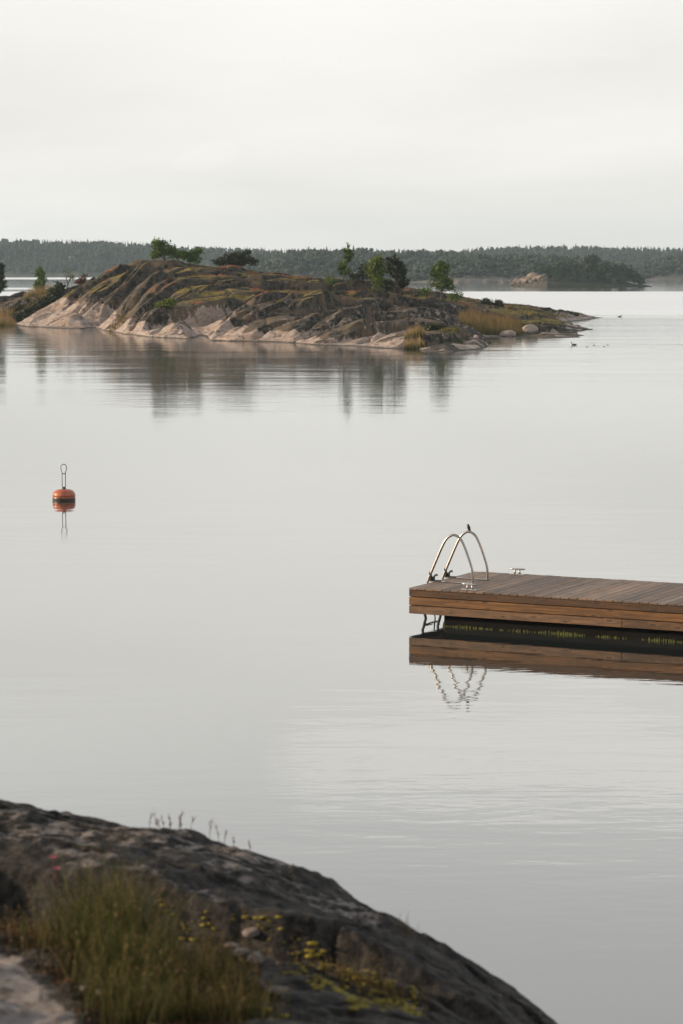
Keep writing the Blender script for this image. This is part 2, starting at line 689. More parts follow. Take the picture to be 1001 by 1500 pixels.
M['blade'] = col_material('blades', 0.7, 0.25)
M['steel'] = plain('stainless_steel', (0.36, 0.33, 0.30), 0.27, 1.0, var=0.05, scale=20)
M['castmetal'] = plain('cast_aluminium', (0.42, 0.42, 0.42), 0.40, 0.9, var=0.1, scale=20)
M['black'] = plain('black_rubber', (0.018, 0.018, 0.019), 0.55, var=0.2, scale=20)
M['darkmetal'] = plain('dull_dark_steel', (0.05, 0.052, 0.055), 0.45, 0.5, var=0.2, scale=20)
M['galv'] = plain('galvanised_wire', (0.10, 0.10, 0.10), 0.5, 0.6, var=0.2, scale=20)
M['deckwood'] = wood_material('weathered_deck_wood', (0.24, 0.165, 0.118), (0.15, 0.102, 0.075), (0.31, 0.24, 0.185), axis=1, knots=False, rough=0.62)
M['fascia'] = wood_material('brown_pine_boards', (0.225, 0.108, 0.040), (0.095, 0.048, 0.021), (0.21, 0.13, 0.074), axis=0, rough=0.6)
M['fasciatop'] = wood_material('dark_brown_top_boards', (0.10, 0.050, 0.024), (0.055, 0.028, 0.014), (0.12, 0.075, 0.045), axis=0, rough=0.6)
M['darkwood'] = plain('dark_timber', (0.03, 0.024, 0.018), 0.8, var=0.4, scale=3)  # dark brown timber for the joists under the deck
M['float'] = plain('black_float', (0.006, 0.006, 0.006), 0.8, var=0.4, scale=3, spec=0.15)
M['algae'] = plain('green_algae', (0.075, 0.08, 0.012), 0.75, var=0.6, scale=9)
M['stone'] = plain('pale_granite_stone', (0.34, 0.27, 0.23), 0.85, var=0.35, scale=9, bump=0.01)
M['pebble'] = plain('small_pink_stone', (0.20, 0.165, 0.15), 0.85, var=0.35, scale=30, bump=0.004)
M['bird'] = plain('black_plumage', (0.015, 0.014, 0.014), 0.7, var=0.3, scale=30)
M['duck'] = plain('brown_plumage', (0.075, 0.058, 0.045), 0.75, var=0.5, scale=14)
M['bill'] = plain('dark_bill', (0.10, 0.07, 0.03), 0.5, var=0.2, scale=30)
M['petal'] = plain('pink_petal', (0.45, 0.05, 0.12), 0.6, var=0.2, scale=30)


def buoy_material():
    t = NT('orange_buoy_plastic')
    p = t.obj()
    sx = t.node('ShaderNodeSeparateXYZ')
    t.l.new(p, sx.inputs[0])
    n = t.noise(p, 7, 5, 0.65, 0.5)
    c = t.mix(t.ramp(n, 0.35, 0.7), (0.50, 0.150, 0.075), (0.38, 0.10, 0.05))
    zz_ = t.math('ADD', sx.outputs[2], t.math('MULTIPLY_ADD', n, 0.12, -0.06))
    c = t.mix(t.ramp(zz_, 0.045, 0.10, 1, 0), c, (0.03, 0.022, 0.012))
    return t.fin(c, 0.38, 0, t.bump(t.noise(p, 30, 4), 0.003))


M['buoy'] = buoy_material()


# ------------------------------------------------------------------ water
def water_material():
    t = NT('calm_sea_water')
    p = t.pos()
    sx = t.node('ShaderNodeSeparateXYZ')
    t.l.new(p, sx.inputs[0])
    X, Y = sx.outputs[0], sx.outputs[1]
    # long lazy swell, small ripples, both with crests across the view
    n1 = t.noise(t.scaled(p, (0.22, 0.75, 1)), 1.0, 3, 0.5, 0.3)
    n2 = t.noise(t.scaled(p, (0.7, 1.9, 1)), 1.0, 3, 0.5, 0.4)
    n3 = t.noise(t.scaled(p, (3.2, 6.0, 1)), 1.0, 2, 0.5, 0.2)
    patch = t.noise(t.scaled(p, (0.035, 0.06, 1)), 1.0, 3, 0.5, 0.5)
    pm = t.ramp(patch, 0.38, 0.62, 0.35, 1.3)
    h = t.math('ADD', t.math('MULTIPLY', n1, 0.0060), t.math('MULTIPLY', n2, 0.0032))
    h = t.math('ADD', h, t.math('MULTIPLY', n3, 0.0011))
    h = t.math('MULTIPLY', h, pm)
    n4 = t.noise(t.scaled(p, (0.06, 0.17, 1)), 1.0, 3, 0.5, 0.3)
    h = t.math('MULTIPLY_ADD', t.math('MULTIPLY', n4, t.ramp(Y, 90, 190)), 0.05, h)
    nm = t.bump(h, 1.0)
    # capillary roughness: sheltered near the shore, wind-ruffled in open water, calm again under the far shore
    wob = t.noise(t.scaled(p, (0.0022, 0.010, 1)), 1.0, 4, 0.6, 0.6)
    Yw = t.math('ADD', Y, t.math('MULTIPLY_ADD', wob, 60.0, -30.0))
    r = t.math('MULTIPLY', t.ramp(Yw, 40, 230, 0.03, 0.075), t.ramp(Y, 600, 676, 1.0, 0.85))
    ruf = t.math('MULTIPLY', t.ramp(Yw, 300, 380), t.ramp(Y, 664, 676, 1, 0))
    r = t.math('MULTIPLY_ADD', ruf, 0.26, r)
    streak = t.noise(t.scaled(p, (0.0028, 0.055, 1)), 1.0, 3, 0.55, 0.3)
    st = t.math('MULTIPLY', t.ramp(streak, 0.56, 0.66), t.ramp(Y, 120, 300))
    r = t.math('MULTIPLY_ADD', t.math('MULTIPLY', st, t.ramp(Y, 640, 700, 1, 0)), 0.09, r)
    # far bright bands of breeze
    b1 = t.math('MULTIPLY', t.ramp(Y, 1430, 1470), t.ramp(Y, 1760, 1820, 1, 0))
    b2 = t.math('MULTIPLY', t.math('MULTIPLY', t.ramp(Y, 735, 745), t.ramp(Y, 800, 815, 1, 0)), t.ramp(X, -70, 20, 1, 0))
    r = t.math('MULTIPLY_ADD', t.math('ADD', b1, b2, clamp=True), 0.3, r)
    fr = t.node('ShaderNodeFresnel')
    fr.inputs['IOR'].default_value = 1.333
    fac = t.math('POWER', fr.outputs[0], 0.54)
    gl = t.node('ShaderNodeBsdfGlossy')
    gl.inputs['Color'].default_value = (0.97, 0.975, 0.97, 1)
    t.l.new(r, gl.inputs['Roughness'])
    t.l.new(nm, gl.inputs['Normal'])
    df = t.node('ShaderNodeBsdfDiffuse')
    df.inputs['Color'].default_value = (0.030, 0.036, 0.036, 1)
    ms = t.node('ShaderNodeMixShader')
    t.l.new(fac, ms.inputs[0])
    t.l.new(df.outputs[0], ms.inputs[1])
    t.l.new(gl.outputs[0], ms.inputs[2])
    t.l.new(ms.outputs[0], t.out.inputs[0])
    t.n.remove(t.p)
    return t.m


WS = 4200.0
water = link('water', mesh_py('water', [(-WS, -WS, 0), (WS, -WS, 0), (WS, WS, 0), (-WS, WS, 0)], [(0, 1, 2, 3)]), water_material())
tag(water, 'calm pale grey water of the bay', kind='structure')

# ------------------------------------------------------------------ the rocky island
SHORE = [(-140, 470), (-60, 474), (0, 476), (22, 476), (40, 479), (56, 479), (76, 481), (115, 482), (143, 480), (152, 484), (170, 487),
         (218, 494), (262, 496), (277, 497), (294, 491), (300, 492), (312, 499), (334, 500), (402, 501), (444, 504),
         (470, 506), (513, 507), (569, 511), (591, 512), (610, 511), (630, 514), (658, 516), (695, 512), (718, 506),
         (706, 499), (712, 495), (743, 493), (770, 494), (798, 495), (846, 494), (851, 491), (838, 487), (866, 482.5),
         (846, 477), (832, 471.5), (860, 468.5), (878, 465.5)]
BACK = [(845, 322), (780, 332), (700, 330), (600, 315), (500, 312), (400, 318), (300, 322), (200, 322), (120, 318), (60, 322),
        (0, 330), (-60, 330), (-140, 325)]
shore_w = [(on_z(x, y).x, on_z(x, y).y) for x, y in SHORE]
back_w = [((x - 500.5) / F * d, float(d)) for x, d in BACK]
ISLE = shore_w + back_w
CTRL = [  # px, py, depth
    (-100, 440, 290), (0, 442, 288), (40, 440, 290), (70, 439, 285), (95, 432, 278), (110, 421, 274), (150, 409, 270), (185, 398, 266), (215, 393, 263),
    (240, 390, 261), (290, 394, 259), (312, 402, 262), (370, 410, 260), (430, 413, 256), (455, 418, 250), (480, 426, 246),
    (515, 438, 243), (560, 445, 241), (620, 446, 246), (660, 447, 250), (700, 450, 258), (740, 454, 275), (800, 456, 290), (842, 459, 303),
    (20, 458, 278), (60, 463, 263), (100, 455, 262), (120, 440, 262), (170, 456, 247), (200, 421, 250), (240, 456, 232), (250, 421, 243),
    (270, 471, 225), (300, 431, 238), (320, 458, 223), (340, 416, 248), (350, 478, 212), (380, 441, 226), (420, 468, 212),
    (430, 436, 229), (470, 488, 203), (480, 455, 216), (500, 441, 229), (520, 479, 205), (560, 460, 216), (575, 489, 199),
    (600, 480, 203), (620, 461, 216), (650, 501, 189), (650, 471, 208), (680, 491, 196), (690, 471, 216),
    (715, 478, 236), (760, 470, 248), (800, 481, 236), (830, 482, 240), (848, 469, 292), (800, 467, 268), (845, 483, 238)]
PX, PZ = [], []
for x, y, d in CTRL:
    p = at_y(x, y, d)
    PX.append((p.x, p.y)); PZ.append(p.z)
for p in ISLE:
    PX.append(p); PZ.append(0.0)
isle_fit = tps_fit(PX, np.array(PZ), lam=2.0)


def island_height(X, Y, detail=True):
    wx = X + 0.7 * fbm(X * 0.35, Y * 0.35, 4, 5)
    wy = Y + 0.7 * fbm(X * 0.35, Y * 0.35, 4, 9)
    d = poly_sd(ISLE, wx, wy)
    z = tps_eval(isle_fit, X, Y)
    di = np.maximum(d, 0)
    z = np.maximum(z, 0.10 * np.minimum(di, 4))
    z = np.minimum(z, 0.9 * di + 0.02)
    k = sstep(0.0, 2.2, d)
    if detail:
        w1 = 0.9 * fbm(X * 0.075, Y * 0.075, 3, 21)
        w2 = 0.7 * fbm(X * 0.17, Y * 0.17, 3, 33)

        def saw(t, sharp):
            fr = t - np.floor(t)
            up = fr / (1 - sharp)
            dn = (1 - fr) / sharp
            return np.minimum(np.sin(0.5 * np.pi * np.clip(up, 0, 1)) ** 0.85, dn)
        u1 = (X * 0.50 - Y * 0.86) / 9.0 + 0.8 * w1
        u2 = (X * 0.72 - Y * 0.69) / 4.2 + 0.8 * w2 + 0.6 * w1
        u3 = (X * 0.35 - Y * 0.93) / 1.15 + 1.3 * w2
        a1 = 0.35 + 0.65 * sstep(-0.25, 0.35, fbm(X * 0.11, Y * 0.11, 2, 41))
        a2 = sstep(-0.3, 0.35, fbm(X * 0.2, Y * 0.2, 2, 51))
        a3 = sstep(-0.1, 0.4, fbm(X * 0.3, Y * 0.3, 2, 61))
        east = sstep(6, 18, X) * 0.5
        rel = 2.3 * a1 * (saw(u1, 0.05) - 0.68) + 0.55 * a2 * (saw(u2, 0.07) - 0.6) + 0.05 * a3 * (saw(u3, 0.14) - 0.6)
        rel = rel * (1 - east)
        rel = rel + 0.09 * fbm(X * 0.6, Y * 0.6, 4, 71) + 0.35 * fbm(X * 0.22, Y * 0.22, 2, 81)
        sa = X * 0.86 + Y * 0.50
        sb = X * 0.50 - Y * 0.86 + 1.6 * w2
        ck1 = sstep(0.06, 0.0, np.abs(perlin(sa * 0.055, sb * 0.24, 131)))
        ck2 = sstep(0.075, 0.0, np.abs(perlin(sa * 0.09, sb * 0.55, 141)))
        ck3 = sstep(0.06, 0.0, np.abs(perlin(sa * 0.22, sb * 0.12 + 0.5 * w1, 151)))
        wf = (X * 0.62 - Y * 0.78) / 4.3 + 0.5 * w1 + 0.35 * w2
        wfr = wf - np.floor(wf)
        wr = np.sin(np.floor(wf) * 78.233 + 1.7) * 43758.5453
        wr = wr - np.floor(wr)
        wedge = sstep(0.0, 0.03, wfr) * sstep(0.10 + 0.16 * wr, 0.06, wfr) * sstep(0.25, 0.5, wr)
        cut = 1.5 * wedge * sstep(8.5, 4.0, di) + 2.0 * ck1 + 0.3 * ck2 + 0.15 * ck3
        z = z + rel * k * np.clip(0.5 + di * 0.16, 0, 1) * 0.95 - cut * np.minimum(k, np.clip(z * 0.8, 0.1, 1)) * (1 - 0.6 * east)
        z = np.where(d > 0, np.maximum(z, 0.03 + 0.05 * np.minimum(di, 3)), z)
    z = np.where(d > 0, z, np.maximum(-0.45, 0.35 * d) - 0.03)
    return z, d


GX = np.arange(-52, 33.5, 0.14)
GY = np.arange(176, 334, 0.16)
gX, gY = np.meshgrid(GX, GY, indexing='ij')
gZ, gD = island_height(gX, gY)
gsx = np.gradient(gZ, GX, axis=0)
gsy = np.gradient(gZ, GY, axis=1)
slope = np.sqrt(gsx ** 2 + gsy ** 2)
# surface cover: washed pale granite low on the seaward flank, moss and heath on the flat top
nA = fbm(gX * 0.22, gY * 0.22, 4, 101)
nB = fbm(gX * 0.5, gY * 0.5, 4, 111)
nC = fbm(gX * 0.13, gY * 0.28, 4, 121)
slab_i = np.floor((gX * 0.50 - gY * 0.86) / 9.0 + 0.72 * fbm(gX * 0.075, gY * 0.075, 3, 21))
slab_r = np.sin(slab_i * 12.9898) * 43758.5453
slab_r = slab_r - np.floor(slab_r)
apx = gX / gY * F + 500.5
wash = np.interp(apx, [20, 55, 110, 160, 178, 280, 298, 335, 350, 400, 450, 500, 560, 620, 700, 760], [0.4, 1.6, 2.0, 2.0, 0.85, 0.85, 2.0, 1.9, 0.85, 0.95, 0.6, 0.8, 0.45, 0.15, 0.25, 0.1])
wash = wash + 1.0 * (slab_r - 0.5) + 1.3 * nA + 0.9 * nB


def box_blur(A, n):
    B = np.pad(A, n, mode='edge')
    c = np.cumsum(np.cumsum(np.pad(B, ((1, 0), (1, 0))), 0), 1)
    m = 2 * n + 1
    return (c[m:, m:] - c[:-m, m:] - c[m:, :-m] + c[:-m, :-m]) / (m * m)


curv = gZ - box_blur(gZ, 4)
pale = sstep(0.6, -0.6, gZ - wash)
pale = np.maximum(pale, 0.42 * sstep(0.05, 0.16, curv + 0.06 * nB) * sstep(4.6, 2.4, gZ + 1.5 * nA))
pale = np.maximum(pale, 0.50 * sstep(0.25, 0.5, nB) * sstep(0.9, 0.4, slope))
flat = sstep(1.0, 0.45, slope)
high = sstep(2.0, 3.6, gZ + 0.9 * nA + 1.6 * sstep(8, 16, gX))
mossm = flat * high * sstep(-0.25, 0.08, nC + 0.07) * 0.76
mossm = np.maximum(mossm, sstep(9, 16, gX) * sstep(0.25, 0.7, gZ + 0.5 * nB) * flat * 0.95)
rustm = flat * high * sstep(0.0, 0.22, -nC + 0.4 * nB - 0.0) * 0.82
pale = pale * (1 - sstep(17, 20, gX) * 0.3)
cols = np.stack([pale, mossm, rustm, np.ones_like(pale)], -1).reshape(-1, 4)
keep = gD > -2.2
V = np.stack([gX, gY, gZ], -1).reshape(-1, 3)
q = grid_faces(len(GX), len(GY), keep)
V, q, cols = compact(V, q, cols)
island = link('rocky_island', mesh_np('rocky_island', V, q, True, cols), M['island'])
tag(island, 'low bare granite island with washed pale flanks and mossy top', kind='structure')


def gz(x, y):
    i = (x - GX[0]) / (GX[1] - GX[0])
    j = (y - GY[0]) / (GY[1] - GY[0])
    i0, j0 = int(np.clip(i, 0, len(GX) - 2)), int(np.clip(j, 0, len(GY) - 2))
    a, b = i - i0, j - j0
    return float((gZ[i0, j0] * (1 - a) + gZ[i0 + 1, j0] * a) * (1 - b) + (gZ[i0, j0 + 1] * (1 - a) + gZ[i0 + 1, j0 + 1] * a) * b)


def isle_pt(px, d):
    x = (px - 500.5) / F * d
    return Vector((x, d, gz(x, d)))


def isle_top(px, d0, d1):
    """the spot between two depths that stands highest against the background"""
    best = max(np.arange(d0, d1, 0.25), key=lambda d: (gz((px - 500.5) / F * d, d) - CAMZ) / d)
    return isle_pt(px, float(best)) + Vector((0, 0, -0.06))


# ------------------------------------------------------------------ foliage builders
def leaf_quads(rng, P, size, up=0.0, stretch=1.0):
    """one randomly turned quad per point"""
    n = len(P)
    a = rng.normal(size=(n, 3))
    a[:, 2] += up
    a /= np.linalg.norm(a, axis=1, keepdims=True) + 1e-9
    b = rng.normal(size=(n, 3))
    b -= (a * b).sum(1, keepdims=True) * a
    b /= np.linalg.norm(b, axis=1, keepdims=True) + 1e-9
    s = size * rng.uniform(0.6, 1.3, (n, 1))
    A, B = a * s * stretch, b * s * 0.6
    V = np.stack([P - A, P + B, P + A, P - B], 1).reshape(-1, 3)
    return V, np.arange(4 * n).reshape(-1, 4)


def blob_points(rng, blobs, n, clump=0.3, per=14):
    vol = np.array([b[3] * b[4] * b[5] for b in blobs]) ** (2 / 3.0)
    nc = max(4, n // per)
    ch = rng.choice(len(blobs), nc, p=vol / vol.sum())
    C = []
    for c in ch:
        b = blobs[c]
        v = rng.normal(size=3)
        v /= np.linalg.norm(v)
        r = rng.uniform(0.35, 1.0) ** 0.6
        C.append([b[0] + v[0] * b[3] * r, b[1] + v[1] * b[4] * r, b[2] + v[2] * b[5] * r])
    C = np.array(C)
    P = np.repeat(C, per, 0) + rng.normal(size=(nc * per, 3)) * clump * np.array([1, 1, 0.75])
    return P


def tree(name, label, cat, base, blobs, n, leaf, lm, bm, trunk_r, seed, group=None, clump=0.22, stems=1, lean=0.0, stretch=1.0, crown='crown', up=0.0, bare=False):
    """blobs are (dx, dy, dz, rx, ry, rz) in metres above the base"""
    rng = np.random.default_rng(seed)
    root = empty(name, base)
    tag(root, label, cat, group)
    P = blob_points(rng, blobs, n, clump)
    P[:, 2] = np.maximum(P[:, 2], 0.03)
    Vl, Fl = leaf_quads(rng, P, leaf, up, stretch)
    link(crown, mesh_np(crown, Vl, Fl), lm, root)
    mb = MB()
    ztop = max(b[2] for b in blobs)
    for s in range(stems):
        ax = rng.uniform(-1, 1) * 0.25 * (stems > 1)
        pts, rr = [], []
        tops = [b for b in blobs if b[2] >= ztop * 0.8]
        tb = tops[s % len(tops)]
        for k in range(7):
            f = k / 6
            pts.append((tb[0] * f ** 1.5 + ax * f + lean * f * f + rng.normal() * 0.02 * ztop * (0 < k < 6), tb[1] * f ** 1.5 + rng.normal() * 0.02 * ztop * (0 < k < 6), -0.12 + (tb[2] + 0.12) * f))
            rr.append(trunk_r * (1 - 0.8 * f))
        mb.tube(pts, rr, 6)
        for b in blobs[s::stems]:
            f = min(0.85, max(0.15, (b[2] / max(ztop, 0.01)) * 0.65))
            i = int(f * 6)
            p0 = Vector(pts[i])
            p1 = Vector((b[0], b[1], b[2]))
            mid = p0.lerp(p1, 0.5) + Vector((0, 0, 0.05 * (p1 - p0).length))
            mb.tube([p0, mid, p1], [rr[i] * 0.6, rr[i] * 0.4, rr[i] * 0.15], 5)
            if bare:
                for _ in range(7):
                    q0 = p0.lerp(p1, rng.uniform(0.4, 1.0))
                    q1 = q0 + Vector(rng.normal(size=3)) * b[3] * 0.8 + Vector((0, 0, b[5] * 0.5))
                    mb.tube([q0, q0.lerp(q1, 0.5) + Vector(rng.normal(size=3)) * 0.05, q1], [rr[i] * 0.3, rr[i] * 0.2, rr[i] * 0.08], 4)
    mb.build('trunk', bm, root, smooth=True)
    return root


def pine(name, label, base, h, w, seed, lm, sparse=0.5, group=None, trunk_r=0.06, needle=0.16, lean=0.0, n_br=16, z0=0.15):
    """young pine: whorls of upswept branches ending in bottle-brush shoots"""
    rng = np.random.default_rng(seed)
    root = empty(name, base)
    tag(root, label, 'tree', group)
    mb = MB()
    pts = [(lean * (k / 6) ** 2 + rng.normal() * 0.012 * h * (k > 0), rng.normal() * 0.012 * h * (k > 0), -0.1 + (h * 0.95 + 0.1) * k / 6) for k in range(7)]
    mb.tube(pts, [trunk_r * (1 - 0.13 * k) for k in range(7)], 6)
    P, D = [], []
    for b in range(n_br):
        f = z0 + (0.93 - z0) * (b + rng.uniform(-0.3, 0.3)) / n_br
        f = min(max(f, 0.03), 0.95)
        a = rng.uniform(0, 2 * math.pi)
        ln = w * 0.5 * (1.08 - f) ** 0.55 * rng.uniform(0.55, 1.15)
        i = min(5, int(f * 6))
        p0 = Vector(pts[i]).lerp(Vector(pts[i + 1]), f * 6 - i)
        d = Vector((math.cos(a), math.sin(a), rng.uniform(0.15, 0.55)))
        p1 = p0 + d * ln * 0.6
        p2 = p1 + Vector((d.x * 0.6, d.y * 0.6, d.z + 0.5)) * ln * 0.4
        mb.tube([p0, p1, p2], [trunk_r * 0.4, trunk_r * 0.28, trunk_r * 0.12], 4)
        shoots = [(p1.lerp(p2, rng.uniform(0.2, 0.6)), p2)]
        for _ in range(int(2 + 4 * (1 - sparse))):
            q0 = p0.lerp(p1, rng.uniform(0.45, 1.0))
            q1 = q0 + Vector((d.x * 0.5 + rng.normal() * 0.6, d.y * 0.5 + rng.normal() * 0.6, rng.uniform(0.4, 1.0))) * ln * 0.32
            mb.tube([q0, q1], [trunk_r * 0.2, trunk_r * 0.08], 4)
            shoots.append((q0, q1))
        for s0, s1 in shoots:
            m = 34
            t = rng.uniform(0, 1, (m, 1))
            P.append(np.array(s0)[None] * (1 - t) + np.array(s1)[None] * t)
            D.append(np.repeat(np.array((s1 - s0).normalized())[None], m, 0))
    P.append(np.array(pts[-1])[None] + rng.normal(size=(40, 3)) * np.array([0.03, 0.03, 0.1]) * h * 0.5)
    D.append(np.repeat(np.array([[0, 0, 1.0]]), 40, 0))
    P, D = np.concatenate(P), np.concatenate(D)
    n = len(P)
    dr = D * 0.8 + rng.normal(size=(n, 3)) * 0.75
    dr /= np.linalg.norm(dr, axis=1, keepdims=True)
    sd_ = np.cross(dr, rng.normal(size=(n, 3)))
    sd_ /= np.linalg.norm(sd_, axis=1, keepdims=True)
    L = needle * rng.uniform(0.7, 1.3, (n, 1))
    Vn = np.stack([P - sd_ * L * 0.18, P + sd_ * L * 0.18, P + dr * L + sd_ * L * 0.07, P + dr * L - sd_ * L * 0.07], 1).reshape(-1, 3)
    link('needles', mesh_np('needles', Vn, np.arange(4 * n).reshape(-1, 4)), lm, root)
    mb.build('trunk', M['bark'], root, smooth=True)
    return root


def blades(rng, P, H, W, lean, C0, C1, bend=0.5, segs=3):
    """tapering bent grass blades; colour runs from C0 at the foot to C1 at the tip"""
    n = len(P)
    a = rng.uniform(0, 2 * math.pi, n)
    dirn = np.stack([np.cos(a), np.sin(a), np.zeros(n)], 1) * lean[:, None]
    side = np.stack([-np.sin(a), np.cos(a), np.zeros(n)], 1)
    th = rng.uniform(0, 2 * math.pi, n)
    side = np.stack([np.cos(th), np.sin(th), np.zeros(n)], 1)
    V = np.zeros((n, (segs + 1) * 2, 3))
    Cc = np.zeros((n, (segs + 1) * 2, 4))
    Cc[..., 3] = 1
    for k in range(segs + 1):
        f = k / segs
        c = P + dirn * (H * (0.35 * f + 0.65 * f ** 2))[:, None] * bend * 2
        c = c + np.array([0, 0, 1.0])[None] * (H * f * (1 - 0.25 * lean * f))[:, None]
        w = (W * (1 - 0.88 * f))[:, None]
        V[:, 2 * k] = c - side * w
        V[:, 2 * k + 1] = c + side * w
        Cc[:, 2 * k, :3] = Cc[:, 2 * k + 1, :3] = C0 * (1 - f) + C1 * f
    b = np.arange(n)[:, None] * (segs + 1) * 2
    Fs = []
    for k in range(segs):
        Fs.append(np.concatenate([b + 2 * k, b + 2 * k + 1, b + 2 * k + 3, b + 2 * k + 2], 1))
    return V.reshape(-1, 3), np.concatenate(Fs), Cc.reshape(-1, 4)


def jitter_col(rng, n, c, v=0.25):
    c = np.array(c)[None] * rng.uniform(1 - v, 1 + v, (n, 1))
    return np.clip(c * rng.uniform(0.92, 1.08, (n, 3)), 0, 1)


def rock_mesh(name, rx, ry, rz, seed, sub=3, rough=0.28, cut=0.35):
    rng = np.random.default_rng(seed)
    bm = bmesh.new()
    bmesh.ops.create_icosphere(bm, subdivisions=sub, radius=1)
    planes = [(Vector(rng.normal(size=3)).normalized(), rng.uniform(0.55, 0.9)) for _ in range(9)]
    for v in bm.verts:
        c = v.co.copy()
        for nrm, dd in planes:
            e = c.dot(nrm) - dd
            if e > 0:
                c -= nrm * e * (1 - cut * 0.3)
        nn = float(fbm(np.array([c.x * 1.7 + seed]), np.array([c.y * 1.7 + c.z * 1.3]), 3, seed)[0])
        c *= 1 + rough * nn * 0.6
        v.co = (c.x * rx, c.y * ry, c.z * rz)
    me = bpy.data.meshes.new(name)
    bm.to_mesh(me)
    bm.free()
    for p in me.polygons:
        p.use_smooth = False
    return me


# ------------------------------------------------------------------ far shores, forest, wooded islet
def tmpl_conifer(rng):
    V, Fs = [], []
    nl = 5
    for l in range(nl):
        z0 = 0.12 + 0.80 * l / nl
        z1 = min(1.0, z0 + 0.36)
        r = 0.20 * (1 - l / (nl + 0.4)) * rng.uniform(0.85, 1.15)
        k = 7
        b = len(V)
        for i in range(k):
            a = 2 * math.pi * i / k + l * 0.7
            rr = r * rng.uniform(0.65, 1.25)
            V.append((rr * math.cos(a), rr * math.sin(a), z0 + rng.uniform(-0.03, 0.03)))
        V.append((0, 0, z1))
        for i in range(k):
            Fs.append((b + i, b + (i + 1) % k, b + k))
    return np.array(V), np.array(Fs)


def tmpl_leafy(rng):
    V, Fs = [], []
    bm = bmesh.new()
    bmesh.ops.create_icosphere(bm, subdivisions=1, radius=1)
    iv = np.array([v.co[:] for v in bm.verts])
    ifc = np.array([[v.index for v in f.verts] for f in bm.faces])
    bm.free()
    for s in range(9):
        c = np.array([rng.normal() * 0.17, rng.normal() * 0.17, rng.uniform(0.28, 0.86)])
        r = rng.uniform(0.10, 0.19)
        vv = iv * (r * rng.uniform(0.7, 1.3, (len(iv), 1))) * np.array([1, 1, 0.85]) + c
        Fs.append(ifc + len(V) * 0 + sum(len(x) for x in V))
        V.append(vv)
    V = np.concatenate(V)
    return V, np.concatenate(Fs)


def tmpl_pine(rng):
    V, Fs = tmpl_leafy(rng)
    V = V.copy()
    V[:, 2] = 0.45 + V[:, 2] * 0.55
    V[:, :2] *= 0.75
    b = len(V)
    tr = np.array([(0.015, 0, 0), (-0.008, 0.013, 0), (-0.008, -0.013, 0), (0, 0, 0.8)])
    return np.concatenate([V, tr]), np.concatenate([Fs, np.array([(b, b + 1, b + 3), (b + 1, b + 2, b + 3), (b + 2, b, b + 3)])])


frng = np.random.default_rng(77)
TC = [tmpl_conifer(frng) for _ in range(6)]
TL = [tmpl_leafy(frng) for _ in range(6)]
TP = [tmpl_pine(frng) for _ in range(4)]


def interp(tab, x):
    return np.interp(x, [t[0] for t in tab], [t[1] for t in tab])


